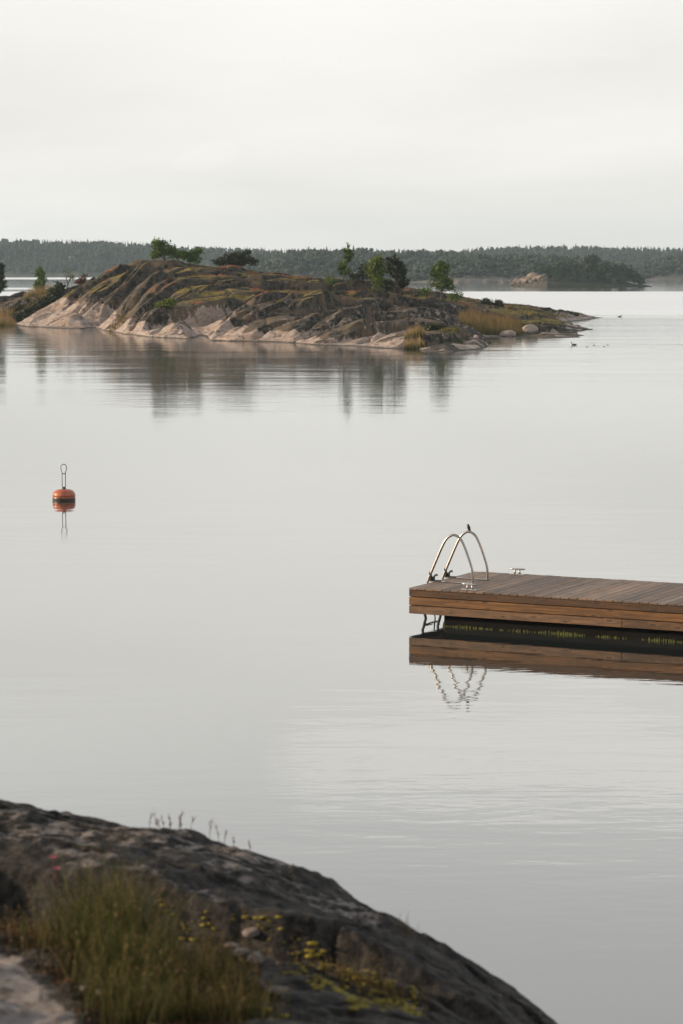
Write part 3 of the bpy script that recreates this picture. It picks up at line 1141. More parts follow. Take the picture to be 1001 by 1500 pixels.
def far_shore(name, flabel, tlabel, x0, x1, dsh, depth, tops, th, n, seed, conif, shore_py, rocks=None, ends=(0, 0)):
    """wooded land: shoreline near depth dsh, its tree tops along the row table tops"""
    rng = np.random.default_rng(seed)
    nxn, nyn = 260, 34
    u = np.linspace(0, 1, nxn)
    px = x0 + (x1 - x0) * u
    v = np.linspace(0, 1, nyn) ** 1.3
    ds = interp(shore_py, px)
    ds = F * CAMZ / (ds - HOR)
    ds = ds + 18 * fbm(px * 0.03, px * 0 + seed, 4, seed)
    ztop = CAMZ + (HOR - interp(tops, px)) / F * (ds + depth * 0.55)
    gr = np.maximum(1.0, ztop - th)
    taper = np.ones(nxn)
    if ends[0]:
        taper *= sstep(0, ends[0], px - x0)
    if ends[1]:
        taper *= sstep(0, ends[1], x1 - px)
    U, Vv = np.meshgrid(np.arange(nxn), v, indexing='ij')
    Yg = ds[:, None] + depth * v[None] * (0.25 + 0.75 * taper[:, None])
    Xg = (px[:, None] - 500.5) / F * Yg
    prof = sstep(0, 0.55, v)[None] * 0.85 + sstep(0, 0.05, v)[None] * 0.15
    rk = np.ones(nxn) * 0.5 if rocks is None else interp(rocks, px)
    Zg = gr[:, None] * prof * taper[:, None]
    bump = np.abs(fbm(Xg * 0.05, Yg * 0.05, 4, seed + 3)) * 3.4 + ridged(Xg * 0.12, Yg * 0.12, 3, seed + 5) * 0.8
    Zg = Zg + bump * rk[:, None] * sstep(0, 0.04, v)[None] * sstep(0.5, 0.15, v)[None] * (0.2 + 0.8 * taper[:, None])
    Zg[:, 0] = -0.6
    pale_ = (0.1 + 0.9 * rk[:, None] * sstep(0.4, 0.02, v)[None]) * (0.75 + 0.9 * fbm(Xg * 0.05, Yg * 0.05 + Zg * 0.2, 4, seed + 9))
    cl = np.stack([np.clip(pale_, 0, 1), np.full_like(Zg, 0.5) * (1 - rk[:, None]), np.zeros_like(Zg), np.ones_like(Zg)], -1).reshape(-1, 4)
    ob = link(name, mesh_np(name, np.stack([Xg, Yg, Zg], -1).reshape(-1, 3), grid_faces(nxn, nyn), True, cl), M['farrock'])
    tag(ob, tlabel, kind='structure')
    VV, FF, off = [], [], 0
    for _ in range(n):
        a = rng.uniform(0.004, 0.996)
        f = rng.uniform(0, 1) ** 0.8
        i = min(nxn - 2, int(a * (nxn - 1)))
        rkk = rk[i]
        f = (0.03 + 0.16 * rkk) + f * (0.95 - 0.16 * rkk)
        j = min(nyn - 2, int(np.searchsorted(v, f)) - 1)
        x, y, z = Xg[i, j], Yg[i, j], Zg[i, j]
        x += rng.uniform(-1, 1) * 4
        x = x
        y += rng.uniform(-1, 1) * 4
        r = rng.uniform()
        if r < conif:
            T = TC[rng.integers(len(TC))]
            hh, ww = th * rng.uniform(0.6, 1.22), th * rng.uniform(0.75, 1.05)
        elif r < conif + 0.2:
            T = TP[rng.integers(len(TP))]
            hh, ww = th * rng.uniform(0.8, 1.15), th * rng.uniform(0.7, 1.0)
        else:
            T = TL[rng.integers(len(TL))]
            hh, ww = th * rng.uniform(0.62, 0.98), th * rng.uniform(0.75, 1.15)
        if f < 0.22:
            hh *= 0.7
        hh *= 0.35 + 0.65 * taper[i]
        an = rng.uniform(0, 6.28)
        c, s = math.cos(an), math.sin(an)
        tv = T[0]
        VV.append(np.stack([x + (tv[:, 0] * c - tv[:, 1] * s) * ww, y + (tv[:, 0] * s + tv[:, 1] * c) * ww, z - 0.4 + tv[:, 2] * hh], 1))
        FF.append(T[1] + off)
        off += len(tv)
    fo = link('forest', mesh_np('forest', np.concatenate(VV), np.concatenate(FF), True), M['forest'])
    tag(fo, flabel, 'forest', kind='stuff')
    return ob


far_shore('far_shore', 'hazy blue-grey conifer forest along the whole far horizon', 'farthest low shore at the skyline under the hazy forest',
          -260, 1270, 1900, 330, [(-260, 352), (0, 351), (60, 352), (120, 352), (200, 356), (260, 362), (330, 363), (420, 367), (520, 367), (640, 368), (740, 362), (850, 360), (940, 364), (1270, 366)],
          13.5, 5800, 301, 0.55, [(-260, 405.5), (1270, 406.5)], [(-260, 0.08), (1270, 0.08)])
far_shore('middle_shore', 'greyish mixed forest behind the island centre, above grey shore rocks', 'middle-distance shore with grey rocks behind the island',
          345, 720, 1225, 190, [(345, 385), (385, 372), (430, 366), (475, 364), (520, 363), (560, 368), (600, 368), (640, 366), (720, 372)],
          11.0, 900, 302, 0.25, [(345, 411), (440, 412.5), (720, 411.5)], [(345, 0.7), (440, 0.6), (470, 0.1), (540, 0.1), (555, 0.3), (640, 0.2), (720, 0.3)], (40, 30))
far_shore('right_shore', 'greener leafy forest on the right hand hill above pink shore rocks', 'right hand shore with pink granite at the waterline',
          585, 905, 1090, 150, [(585, 400), (640, 380), (690, 371), (740, 369), (800, 371), (860, 376), (905, 392)],
          8.5, 620, 303, 0.12, [(585, 413), (660, 414.5), (905, 414)], [(585, 0.6), (640, 0.8), (700, 0.8), (760, 0.6), (905, 0.3)], (50, 50))
far_shore('sandy_shore', 'low hazy forest at the right edge behind the sandy strip', 'pale bare shore strip at the right edge',
          900, 1200, 1330, 170, [(900, 392), (960, 376), (1010, 372), (1200, 370)],
          10.0, 480, 304, 0.3, [(900, 410.5), (1200, 411)], [(900, 0.75), (1200, 0.75)], (70, 0))

# wooded islet on the right
IN, JN = 220, 60
ipx = np.linspace(747, 955, IN)
ids = F * CAMZ / (interp([(747, 419), (800, 420.5), (900, 420.5), (955, 420)], ipx) - HOR)
iv_ = np.linspace(0, 1, JN)
iw = sstep(0, 22, ipx - 747) * sstep(0, 60, 955 - ipx)
iY = ids[:, None] + 34 * iv_[None] * (0.15 + 0.85 * iw[:, None])
iX = (ipx[:, None] - 500.5) / F * iY
itop = interp([(747, 0.2), (757, 1.8), (775, 3.0), (798, 4.0), (815, 3.4), (860, 2.6), (910, 1.8), (955, 0.1)], ipx)
iZ = itop[:, None] * np.sin(np.pi * np.clip(iv_ * 0.92 + 0.04, 0, 1))[None] ** 0.6
irk = interp([(747, 1.0), (780, 0.9), (830, 0.2), (955, 0.1)], ipx)
iZ = iZ + (ridged(iX * 0.11, iY * 0.11, 2, 91) - 0.6) * 2.2 * irk[:, None] * np.sin(np.pi * iv_)[None]
iZ[:, 0] = -0.5
iZ[:, -1] = -0.5
icl = np.stack([np.clip(irk[:, None] * (0.40 + 0.9 * fbm(iX * 0.2, iY * 0.2 + iZ * 0.3, 4, 99)), 0, 1), np.repeat((1 - irk)[:, None] * 0.9, JN, 1), np.zeros((IN, JN)), np.ones((IN, JN))], -1).reshape(-1, 4)
islet = link('wooded_islet', mesh_np('wooded_islet', np.stack([iX, iY, iZ], -1).reshape(-1, 3), grid_faces(IN, JN), False, icl), M['isletrock'])
tag(islet, 'small wooded islet with a bare pink rock end', kind='structure')
for k, (px, dv, r) in enumerate([(752, 3, 1.0), (758, 5, 1.6), (764, 3, 1.3), (769, 8, 2.1), (775, 4, 1.7), (781, 9, 2.3), (786, 4, 1.6), (792, 5, 1.9), (798, 3, 1.2), (779, 2, 1.0)]):
    i = int(np.clip((px - 747) / (955 - 747) * (IN - 1), 0, IN - 1))
    j = int(np.clip(dv / 34 * (JN - 1), 1, JN - 3))
    o = link('boulder', rock_mesh('boulder', r * 1.25, r, r * 0.8, 660 + k), M['isletstone'])
    o.location = (float(iX[i, j]), float(iY[i, j]), max(float(iZ[i, j]), 0.0) + r * 0.15)
    o.rotation_euler = (0, 0, k * 1.7)
    tag(o, 'pinkish boulder on the bare end of the far wooded islet', 'boulder', 'boulders on the bare end of the far islet')
irng = random.Random(5)
ISLET_TREES = [(794, 16, 3.2), (803, 8, 4.2), (812, 8, 4.2), (821, 16, 5.6), (829, 9, 4.8), (836, 18, 6.0), (843, 10, 5.4), (850, 16, 6.2), (857, 8, 5.6),
               (872, 15, 6.4), (878, 9, 5.6), (886, 18, 6.6), (894, 9, 6.0), (901, 16, 6.8), (908, 10, 6.2), (915, 17, 6.2), (922, 9, 5.2), (929, 14, 4.6),
               (937, 9, 3.0), (816, 4, 2.6), (845, 4, 3.0), (865, 4, 3.2), (890, 4, 3.0), (910, 4, 2.8)]
for k, (px, dv, h) in enumerate(ISLET_TREES):
    i = int(np.clip((px - 747) / (955 - 747) * (IN - 1), 0, IN - 1))
    j = int(np.clip(dv / 34 * (JN - 1), 2, JN - 3))
    b = (float(iX[i, j]), float(iY[i, j]), float(iZ[i, j]) - 0.1)
    r = h * irng.uniform(0.28, 0.36)
    bl = [(irng.uniform(-.5, .5) * r, irng.uniform(-.5, .5) * r, h * f, r * g, r * g, h * 0.17) for f, g in ((0.3, 0.95), (0.5, 1.0), (0.55, 0.8), (0.7, 0.75), (0.82, 0.5))]
    if k < 19:
        lab = 'rounded green tree in the dense row on the far wooded islet'
        gp = 'trees on the far wooded islet'
        nm_ = 'leafy_tree'
    else:
        lab = 'low bush at the waterline under the trees of the far wooded islet'
        gp = 'waterline bushes on the far wooded islet'
        nm_ = 'bush'
    tree(nm_, lab, 'tree' if k < 19 else 'bush', b, bl, 700, 0.34, M['isletleaf'], M['bark'], 0.16, 900 + k, gp, clump=0.42)
i = int((866 - 747) / (955 - 747) * (IN - 1))
tree('pine_tree', 'tallest dark flat-topped pine on the far wooded islet', 'tree', (float(iX[i, 20]), float(iY[i, 20]), float(iZ[i, 20]) - 0.1),
     [(0, 0, 7.0, 2.1, 2.1, 0.9), (-0.9, 0, 5.9, 1.6, 1.6, 0.8), (1.0, 0, 6.1, 1.7, 1.6, 0.8), (0.3, 0, 4.9, 1.5, 1.5, 0.8), (0, 0, 3.6, 1.3, 1.3, 0.9)],
     1400, 0.32, M['isletdark'], M['bark'], 0.2, 950, clump=0.4)

# ------------------------------------------------------------------ plants of the rocky island
pine('pine_tree', 'dark pine at the left edge of the photo above tan reeds', isle_top(-2, 276, 296) + Vector((0, 0, -0.1)), 4.3, 4.0, 11, M['pine'], 0.1, trunk_r=0.09, needle=0.24, n_br=30, z0=0.05)
tree('leafy_bush', 'bright green bush crowning the island top', 'bush', isle_top(243, 245, 275), [(-0.5, 0, 1.2, 0.45, 0.45, 0.5), (0.0, 0, 0.95, 0.6, 0.5, 0.5), (0.55, 0, 0.7, 0.5, 0.5, 0.45), (-0.65, 0, 0.55, 0.4, 0.4, 0.4), (1.1, 0, 0.5, 0.35, 0.4, 0.3)], 2000, 0.10, M['leaf'], M['bark'], 0.05, 12, stems=3, clump=0.15)
tree('leafy_bush', 'smaller green bush right of the one on the island top', 'bush', isle_top(280, 245, 275), [(-0.5, 0, 0.7, 0.35, 0.35, 0.25), (0.1, 0, 0.8, 0.4, 0.4, 0.25), (0.6, 0, 0.95, 0.35, 0.35, 0.25), (0.2, 0, 0.4, 0.5, 0.4, 0.25)], 1100, 0.10, M['leaf'], M['bark'], 0.04, 13, stems=3, clump=0.14)
tree('juniper_bush', 'dark windswept juniper sprawling on the island ridge', 'bush', isle_top(345, 248, 275), [(-1.5, 0, 0.45, 0.6, 0.6, 0.35), (-0.8, 0, 0.85, 0.7, 0.6, 0.4), (0.0, 0, 0.95, 0.7, 0.6, 0.35), (0.8, 0, 1.05, 0.6, 0.5, 0.35), (1.25, 0, 1.35, 0.35, 0.3, 0.22), (1.5, 0, 0.7, 0.5, 0.5, 0.35), (2.0, 0, 0.35, 0.4, 0.4, 0.25), (0, 0, 0.35, 1.5, 0.8, 0.3)], 3000, 0.11, M['leafdark'], M['bark'], 0.06, 14, stems=4, clump=0.16, up=0.6)
pine('pine_tree', 'thin open-branched young pine in the island saddle', isle_top(503, 228, 252), 2.75, 2.1, 15, M['leaf'], 0.75, needle=0.19, lean=0.35, n_br=13)
tree('low_shrub', 'tiny loose shrub left of the thin young pine', 'bush', isle_top(483, 228, 252), [(0, 0, 0.5, 0.3, 0.3, 0.28), (0.4, 0, 0.35, 0.3, 0.3, 0.2)], 360, 0.09, M['leaf'], M['bark'], 0.025, 16, stems=2)
tree('low_shrub', 'loose dark shrub between the thin pine and the birch', 'bush', isle_top(532, 228, 252), [(0, 0, 0.9, 0.35, 0.3, 0.3), (-0.5, 0, 0.5, 0.35, 0.3, 0.25), (0.4, 0, 0.6, 0.3, 0.3, 0.25), (0.1, 0, 1.3, 0.25, 0.25, 0.2)], 800, 0.09, M['pine'], M['bark'], 0.03, 17, stems=3)
tree('birch_tree', 'slim light green birch sapling left of the dark bushy pine', 'tree', isle_top(551, 226, 250), [(0, 0, 2.1, 0.35, 0.35, 0.4), (-0.25, 0, 1.6, 0.4, 0.35, 0.4), (0.3, 0, 1.55, 0.4, 0.35, 0.4), (0.05, 0, 1.0, 0.4, 0.35, 0.4), (0.25, 0, 2.25, 0.25, 0.25, 0.25), (0.1, 0, 0.5, 0.3, 0.3, 0.35)], 1900, 0.10, M['leafbright'], M['birchbark'], 0.04, 18, clump=0.14)
pine('pine_tree', 'dark bushy young pine in the island saddle', isle_top(578, 226, 250), 2.75, 2.7, 19, M['leafdark'], 0.25, needle=0.2, n_br=22, z0=0.08)
tree('birch_tree', 'taller open green birch on the island, right of the pines', 'tree', isle_top(645, 228, 252), [(0, 0, 3.0, 0.45, 0.4, 0.4), (0.35, 0, 2.6, 0.45, 0.4, 0.4), (-0.4, 0, 2.3, 0.45, 0.4, 0.4), (0.1, 0, 2.0, 0.55, 0.5, 0.45), (0.65, 0, 1.5, 0.4, 0.35, 0.3), (-0.5, 0, 1.4, 0.4, 0.35, 0.35), (0.1, 0, 1.1, 0.5, 0.4, 0.4), (0.95, 0, 1.0, 0.25, 0.25, 0.18)], 2100, 0.105, M['leaf'], M['birchbark'], 0.06, 20, clump=0.15, stems=2)
for k, (px, d, s, lab) in enumerate([(622, 240, 0.8, 'small sprig of green shrub left of the taller birch'), (667, 241, 0.9, 'small sprig of green shrub right of the taller birch')]):
    tree('low_shrub', lab, 'bush', isle_top(px, d - 10, d + 10), [(0, 0, 0.55 * s, 0.4 * s, 0.3, 0.25 * s), (0.4 * s, 0, 0.8 * s, 0.25 * s, 0.25, 0.2 * s), (-0.4 * s, 0, 0.7 * s, 0.25 * s, 0.25, 0.2 * s)], 420, 0.09, M['leaf'], M['bark'], 0.025, 21 + k, stems=3)
for k, (px, d, s, lab) in enumerate([(711, 262, 0.55, 'left of two tiny dark junipers on the low right ridge'), (728, 264, 0.6, 'right of two tiny dark junipers on the low right ridge')]):
    tree('juniper_bush', lab, 'bush', isle_top(px, d - 14, d + 10), [(0, 0, 0.45 * s / 0.55, 0.38, 0.3, 0.3), (0.35, 0, 0.35, 0.3, 0.3, 0.22), (-0.3, 0, 0.3, 0.3, 0.3, 0.2)], 700, 0.09, M['leafdark'], M['bark'], 0.03, 25 + k, stems=2, clump=0.1)
tree('bushy_tree', 'small light green tree rising from tan reeds at left', 'tree', isle_top(61, 285, 310), [(0, 0, 2.6, 0.35, 0.3, 0.45), (0, 0, 2.1, 0.5, 0.4, 0.45), (0.1, 0, 1.5, 0.6, 0.5, 0.5), (-0.1, 0, 0.9, 0.6, 0.5, 0.5)], 1500, 0.12, M['leaf'], M['bark'], 0.05, 27, clump=0.15)
tree('bare_tree', 'small nearly leafless tree behind the left rock shoulder', 'tree', isle_top(100, 265, 290), [(0.4, 0, 1.6, 0.4, 0.3, 0.3), (-0.2, 0, 1.5, 0.35, 0.3, 0.3), (0.1, 0, 1.9, 0.35, 0.3, 0.25), (0.7, 0, 1.2, 0.3, 0.3, 0.25)], 110, 0.09, M['leaf'], M['bark'], 0.07, 28, clump=0.2, bare=True, stems=2)
tree('red_shrub', 'reddish brown shrub on the left rock shoulder', 'bush', isle_top(121, 258, 285), [(0, 0, 0.45, 0.55, 0.4, 0.3), (0.35, 0, 0.95, 0.2, 0.2, 0.35), (-0.3, 0, 0.3, 0.4, 0.3, 0.2)], 700, 0.08, M['redleaf'], M['bark'], 0.03, 29, stems=3, clump=0.12)
for k, (px, d, w, h, lab) in enumerate([(40, 272, 1.5, 1.3, 'dark juniper bush at the waterline left of the pale slabs'),
                                        (66, 272, 1.6, 1.7, 'tall dark juniper beside the left rock slope'),
                                        (86, 274, 1.0, 2.0, 'pointed dark juniper under the small bare tree'),
                                        (28, 280, 1.2, 1.5, 'dark bush right of the left edge pine')]):
    tree('juniper_bush', lab, 'bush', isle_pt(px, d), [(0, 0, h * 0.45, w * 0.6, 0.6, h * 0.35), (w * 0.4, 0, h * 0.6, w * 0.4, 0.5, h * 0.3), (-w * 0.5, 0, h * 0.35, w * 0.4, 0.5, h * 0.3), (0.1, 0, h * 0.8, w * 0.3, 0.4, h * 0.25), (0, -0.4, h * 0.2, w * 0.7, 0.5, h * 0.2)], 1900, 0.12, M['leafdark'], M['bark'], 0.05, 31 + k, stems=3, clump=0.17, up=0.5)
tree('low_shrub', 'fresh green shrub in the hollow above the pale slabs', 'bush', isle_top(244, 224, 232), [(0, 0, 0.35, 0.5, 0.4, 0.3), (0.5, 0, 0.45, 0.4, 0.35, 0.3), (-0.5, 0, 0.25, 0.4, 0.3, 0.2)], 1200, 0.10, M['leafbright'], M['bark'], 0.03, 37, stems=3, clump=0.12)
tree('low_shrub', 'dark rounded shrub above the rightmost waterline slab', 'bush', isle_top(637, 193, 203), [(0, 0, 0.25, 0.7, 0.4, 0.22), (0.4, 0, 0.3, 0.4, 0.3, 0.2)], 1000, 0.09, M['leafdark'], M['bark'], 0.03, 38, stems=2, clump=0.1)

for o in list(COL.objects):          # full-grown size for the plants that stand against the water and the sky
    lab = o.get('label', '')
    if lab.startswith(('thin open-branched', 'slim light green birch', 'dark bushy young pine', 'bright green bush crowning', 'smaller green bush right', 'taller open green birch', 'loose dark shrub between')):
        f = 1.12 if 'taller' in lab else 1.3
        o.scale = (f, f, f)

# low heath and grass tufts on the flat parts of the island top
hr = np.random.default_rng(404)
cand = np.argwhere((mossm + rustm > 0.45) & (gD > 1.5))
pick = cand[hr.choice(len(cand), min(9000, len(cand)), replace=False)]
hp = np.stack([gX[pick[:, 0], pick[:, 1]], gY[pick[:, 0], pick[:, 1]], gZ[pick[:, 0], pick[:, 1]] - 0.02], 1)
isr = (rustm[pick[:, 0], pick[:, 1]] > mossm[pick[:, 0], pick[:, 1]] * 0.9)
n = len(hp)
cb = np.where(isr[:, None], jitter_col(hr, n, (0.26, 0.075, 0.025), 0.4), jitter_col(hr, n, (0.21, 0.165, 0.04), 0.45))
hV, hF, hC = blades(hr, hp, hr.uniform(0.06, 0.24, n), hr.uniform(0.03, 0.07, n), hr.uniform(0.1, 0.7, n), cb * 0.6, cb)
heath = link('heath', mesh_np('heath', hV, hF, False, hC), M['blade'])
tag(heath, 'rust and olive heath tufts covering the island top', 'heath', kind='stuff')


def reed_bed(label, px0, px1, d0, d1, h, n, seed, top=(0.36, 0.235, 0.12), foot=(0.20, 0.17, 0.06), green=0.3, zpx=None):
    rng = np.random.default_rng(seed)
    d = rng.uniform(d0, d1, n)
    px = rng.uniform(px0, px1, n)
    x = (px - 500.5) / F * d
    P = np.array([(a, b, max(gz(a, b), -0.3) - 0.03) for a, b in zip(x, d)])
    lump = 0.75 + 0.5 * fbm(x * 0.7, d * 0.7, 3, seed)
    edge = np.minimum(1, np.minimum(px - px0, px1 - px) / ((px1 - px0) * 0.2)) * 0.5 + 0.5
    H = h * rng.uniform(0.65, 1.1, n) * lump * edge
    V1, F1, C1 = blades(rng, P, H, np.full(n, 0.022), rng.uniform(0.02, 0.3, n), jitter_col(rng, n, foot), jitter_col(rng, n, top), 0.4)
    m = int(n * 0.9)
    V2, F2, C2 = blades(rng, P[:m], H[:m] * rng.uniform(0.4, 0.62, m), np.full(m, 0.028), rng.uniform(0.05, 0.4, m), jitter_col(rng, m, (0.045, 0.055, 0.02)), jitter_col(rng, m, (0.075, 0.10, 0.03)), 0.4)
    o = link('reeds', mesh_np('reeds', np.concatenate([V1, V2]), np.concatenate([F1, F2 + len(V1)]), False, np.concatenate([C1, C2])), M['blade'])
    tag(o, label, 'reeds', kind='stuff')


reed_bed('tan reeds with green feet at the left edge waterline', -60, 24, 262, 276, 2.3, 1500, 501)
reed_bed('tan reeds on the left saddle behind the dark junipers', 36, 84, 277, 291, 1.5, 1500, 502)
reed_bed('wide band of tan reeds in the bay right of the birch', 672, 764, 224, 240, 1.7, 2600, 503, top=(0.20, 0.12, 0.055))
reed_bed('small patch of pale reeds left of the rightmost waterline slab', 592, 622, 188.5, 194, 1.15, 700, 504)
reed_bed('yellow green grass tuft above the rightmost waterline slab', 643, 682, 191, 197, 0.45, 900, 505, top=(0.20, 0.17, 0.05), foot=(0.08, 0.09, 0.03))
reed_bed('dry brown grass on the shoulder of the island top', 160, 185, 240, 247, 0.6, 420, 506, top=(0.22, 0.12, 0.05))


for k, (px, d, rx, ry, rz, lab) in enumerate([
        (743, 224, 0.75, 0.6, 0.42, 'pale rounded boulder in the water before the reeds'),
        (776, 227, 1.0, 0.7, 0.5, 'darker blocky boulder right of the pale one by the reeds'),
        (601, 203, 0.36, 0.32, 0.45, 'upright tan stone standing alone on the dark slope'),
        (582, 197, 0.75, 0.5, 0.33, 'long tan block lying above the small reed patch'),
        (690, 196, 0.45, 0.4, 0.3, 'brown stone on the low right slab near the bay'),
        (697, 194.5, 0.28, 0.25, 0.22, 'small brown stone at the edge of the low right slab'),
        (322, 219, 0.8, 0.5, 0.35, 'pink block wedged in the dark fissure of the flank')]):
    b = isle_pt(px, d)
    o = link('boulder', rock_mesh('boulder', rx, ry, rz, 600 + k), M['stone'])
    o.location = (b.x, b.y, max(b.z, 0) + rz * 0.35)
    o.rotation_euler = (0, 0, k * 1.3)
    tag(o, lab, 'boulder')


# ------------------------------------------------------------------ birds
def duck(name, label, px, py, ln, heading, group=None, cat='duck', neck=1.0):
    """one continuous body: tail, hull, neck, head; bill added"""
    b = on_z(px, py, 0)
    root = empty(name, (b.x, b.y, 0), heading)
    tag(root, label, cat, group)
    s = ln
    mb = MB()
    pts = [(-0.52, 0, 0.17), (-0.46, 0, 0.15), (-0.34, 0, 0.10), (-0.15, 0, 0.07), (0.08, 0, 0.07), (0.25, 0, 0.10), (0.33, 0, 0.19), (0.36, 0, 0.19 + 0.12 * neck), (0.37, 0, 0.19 + 0.22 * neck), (0.40, 0, 0.19 + 0.31 * neck), (0.47, 0, 0.19 + 0.32 * neck), (0.52, 0, 0.19 + 0.30 * neck)]
    rad = [0.015, 0.05, 0.10, 0.155, 0.165, 0.14, 0.085, 0.05, 0.05, 0.075, 0.06, 0.02]
    mb.tube([(x * s, y * s, z * s) for x, y, z in pts], [r * s for r in rad], 12)
    mb.build('body', M['duck'], root, smooth=True)
    MB().tube([(0.49 * s, 0, (0.185 + 0.30 * neck) * s), (0.58 * s, 0, (0.17 + 0.29 * neck) * s), (0.64 * s, 0, (0.165 + 0.29 * neck) * s)], [(0.03 * s, 0.02 * s), (0.035 * s, 0.012 * s), (0.02 * s, 0.006 * s)], 8).build('bill', M['bill'], root, smooth=True)
    return root


duck('duck', 'adult duck leading four ducklings on the water right of the island', 841, 505.5, 0.46, math.pi - 0.15)
for px, py in ((860, 508.2), (870.5, 506), (885, 508), (890.5, 505.5)):
    duck('duckling', 'tiny duckling trailing behind the adult duck', px, py, 0.17, math.pi + px * 0.01, 'ducklings behind the adult duck', 'duckling', 0.5)
duck('duck', 'lone dark bird afloat beyond the right tip of the island', 908, 464.5, 0.6, 0.4, None, 'duck', 0.6)
duck('duck', 'brown duck at the tip of the low right slab', 718, 502.5, 0.5, math.pi / 2 + 0.4, None, 'duck', 1.1)

# ------------------------------------------------------------------ floating dock
ANG = R(27)
DZ = 0.62
c0 = on_z(599, 861, DZ)
dock = empty('floating_dock', (c0.x, c0.y, 0), -ANG)
tag(dock, 'brown timber floating dock with plank deck and board sides', 'dock')
DL, DWD = 9.0, 2.62        # length along local x, width along local y
PW, PG, PT = 0.138, 0.010, 0.028
plank_me = {}
prng = random.Random(3)


def plank_mesh(w, l, t, nseed):
    mb = MB()
    mb.box(0, w, 0, l, 0, t)
    me = mesh_py('plank', mb.V, mb.F)
    bm = bmesh.new()
    bm.from_mesh(me)
    bmesh.ops.bevel(bm, geom=list(bm.edges), offset=0.003, segments=1, affect='EDGES')
    bm.to_mesh(me)
    bm.free()
    me.materials.append(M['deckwood'])
    return me


pm_list = [plank_mesh(PW, DWD + prng.uniform(-0.006, 0.006), PT, k) for k in range(4)]
k = 0
xk = 0.004
while xk < DL:
    o = link('plank', pm_list[k % 4], None, dock)
    o.location = (xk, prng.uniform(-0.006, 0.004), DZ - PT + prng.uniform(-0.0015, 0.0015))
    o.rotation_euler = (prng.uniform(-0.001, 0.001), prng.uniform(-0.004, 0.004), prng.uniform(-0.0012, 0.0012))
    xk += PW + PG
    k += 1
# side boards: three rows, butted ends
BT = 0.045
rows = [(DZ - PT - 0.004 - 0.110, 0.110), (DZ - PT - 0.004 - 0.110 - 0.011 - 0.129, 0.129), (DZ - PT - 0.004 - 0.110 - 0.022 - 0.258, 0.129)]
for ri, (z0, hh) in enumerate(rows):
    cuts = [[0, 5.9, DL], [0, 5.6, DL], [0, 3.70, DL]][ri]
    for side in (0, 1):
        y0 = 0.012 if side == 0 else DWD - 0.012 - BT
        for a, b in zip(cuts[:-1], cuts[1:]):
            mb = MB()
            mb.box(a + (0.0 if a == 0 else 0.003), b - 0.003, y0, y0 + BT, z0, z0 + hh)
            mb.build('side_board', M['fasciatop' if ri == 0 else 'fascia'], dock, bevel=0.005, seg=1)
    mb = MB()
    mb.box(0.002, BT, 0.012 + BT + 0.003, DWD - 0.012 - BT - 0.003, z0, z0 + hh)
    mb.build('end_board', M['fascia'], dock, bevel=0.004, seg=1)
for yy in (0.35, 1.25, 2.15):
    MB().box(BT + 0.01, DL, yy, yy + 0.07, rows[2][0] + 0.03, DZ - PT - 0.003).build('joist', M['darkwood'], dock)
# black float block set back under the side boards
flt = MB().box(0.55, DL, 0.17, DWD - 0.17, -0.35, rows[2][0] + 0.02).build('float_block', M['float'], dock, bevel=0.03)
ar = np.random.default_rng(8)
mb = MB()
xs = 0.56
while xs < DL - 0.05:
    w = ar.uniform(0.015, 0.05)
    hgt = 0.018 + 0.034 * ar.uniform() ** 2 + 0.012 * math.sin(xs * 3.1) + 0.010 * math.sin(xs * 7.7)
    if hgt < 0.012:
        xs += w * 1.5
        continue
    th_ = ar.uniform(0.008, 0.03)
    mb.add([(xs, 0.165, -0.03), (xs + w, 0.165, -0.03), (xs + w, 0.165 - th_, -0.02), (xs, 0.165 - th_, -0.02),
            (xs + w * 0.2, 0.168, hgt), (xs + w * 0.8, 0.168, hgt * ar.uniform(0.8, 1)), (xs + w * 0.7, 0.166 - th_ * 0.6, hgt * 0.6), (xs + w * 0.3, 0.166 - th_ * 0.6, hgt * 0.6)],
           [(3, 2, 6, 7), (7, 6, 5, 4), (2, 1, 5, 6), (0, 3, 7, 4)])
    xs += w * ar.uniform(0.5, 1.6)
ys = 0.17
while ys < DWD - 0.2:
    w = ar.uniform(0.02, 0.05)
    hgt = 0.06 + 0.07 * ar.uniform()
    mb.add([(0.549, ys, -0.03), (0.549, ys + w, -0.03), (0.525, ys + w, -0.02), (0.525, ys, -0.02), (0.547, ys + 0.2 * w, hgt), (0.547, ys + 0.8 * w, hgt)],
           [(2, 3, 4, 5), (3, 0, 4), (1, 2, 5)])
    ys += w * ar.uniform(0.6, 1.3)
fr_ = mb.build('algae_fringe', M['algae'], flt)
fr_['kind'] = 'stuff'

# ladder
lad = empty('swim_ladder', (c0.x, c0.y, 0), -ANG)
tag(lad, 'stainless steel swim ladder with two arched handrails on the dock end', 'ladder')


def catmull(pts, n=8):
    P = [Vector(p) for p in pts]
    P = [P[0] * 2 - P[1]] + P + [P[-1] * 2 - P[-2]]
    out = []
    for i in range(1, len(P) - 2):
        for k in range(n):
            t = k / n
            a, b, c, d = P[i - 1], P[i], P[i + 1], P[i + 2]
            out.append(0.5 * ((2 * b) + (c - a) * t + (2 * a - 5 * b + 4 * c - d) * t * t + (3 * b - a - 3 * c + d) * t ** 3))
    out.append(P[-2])
    return out


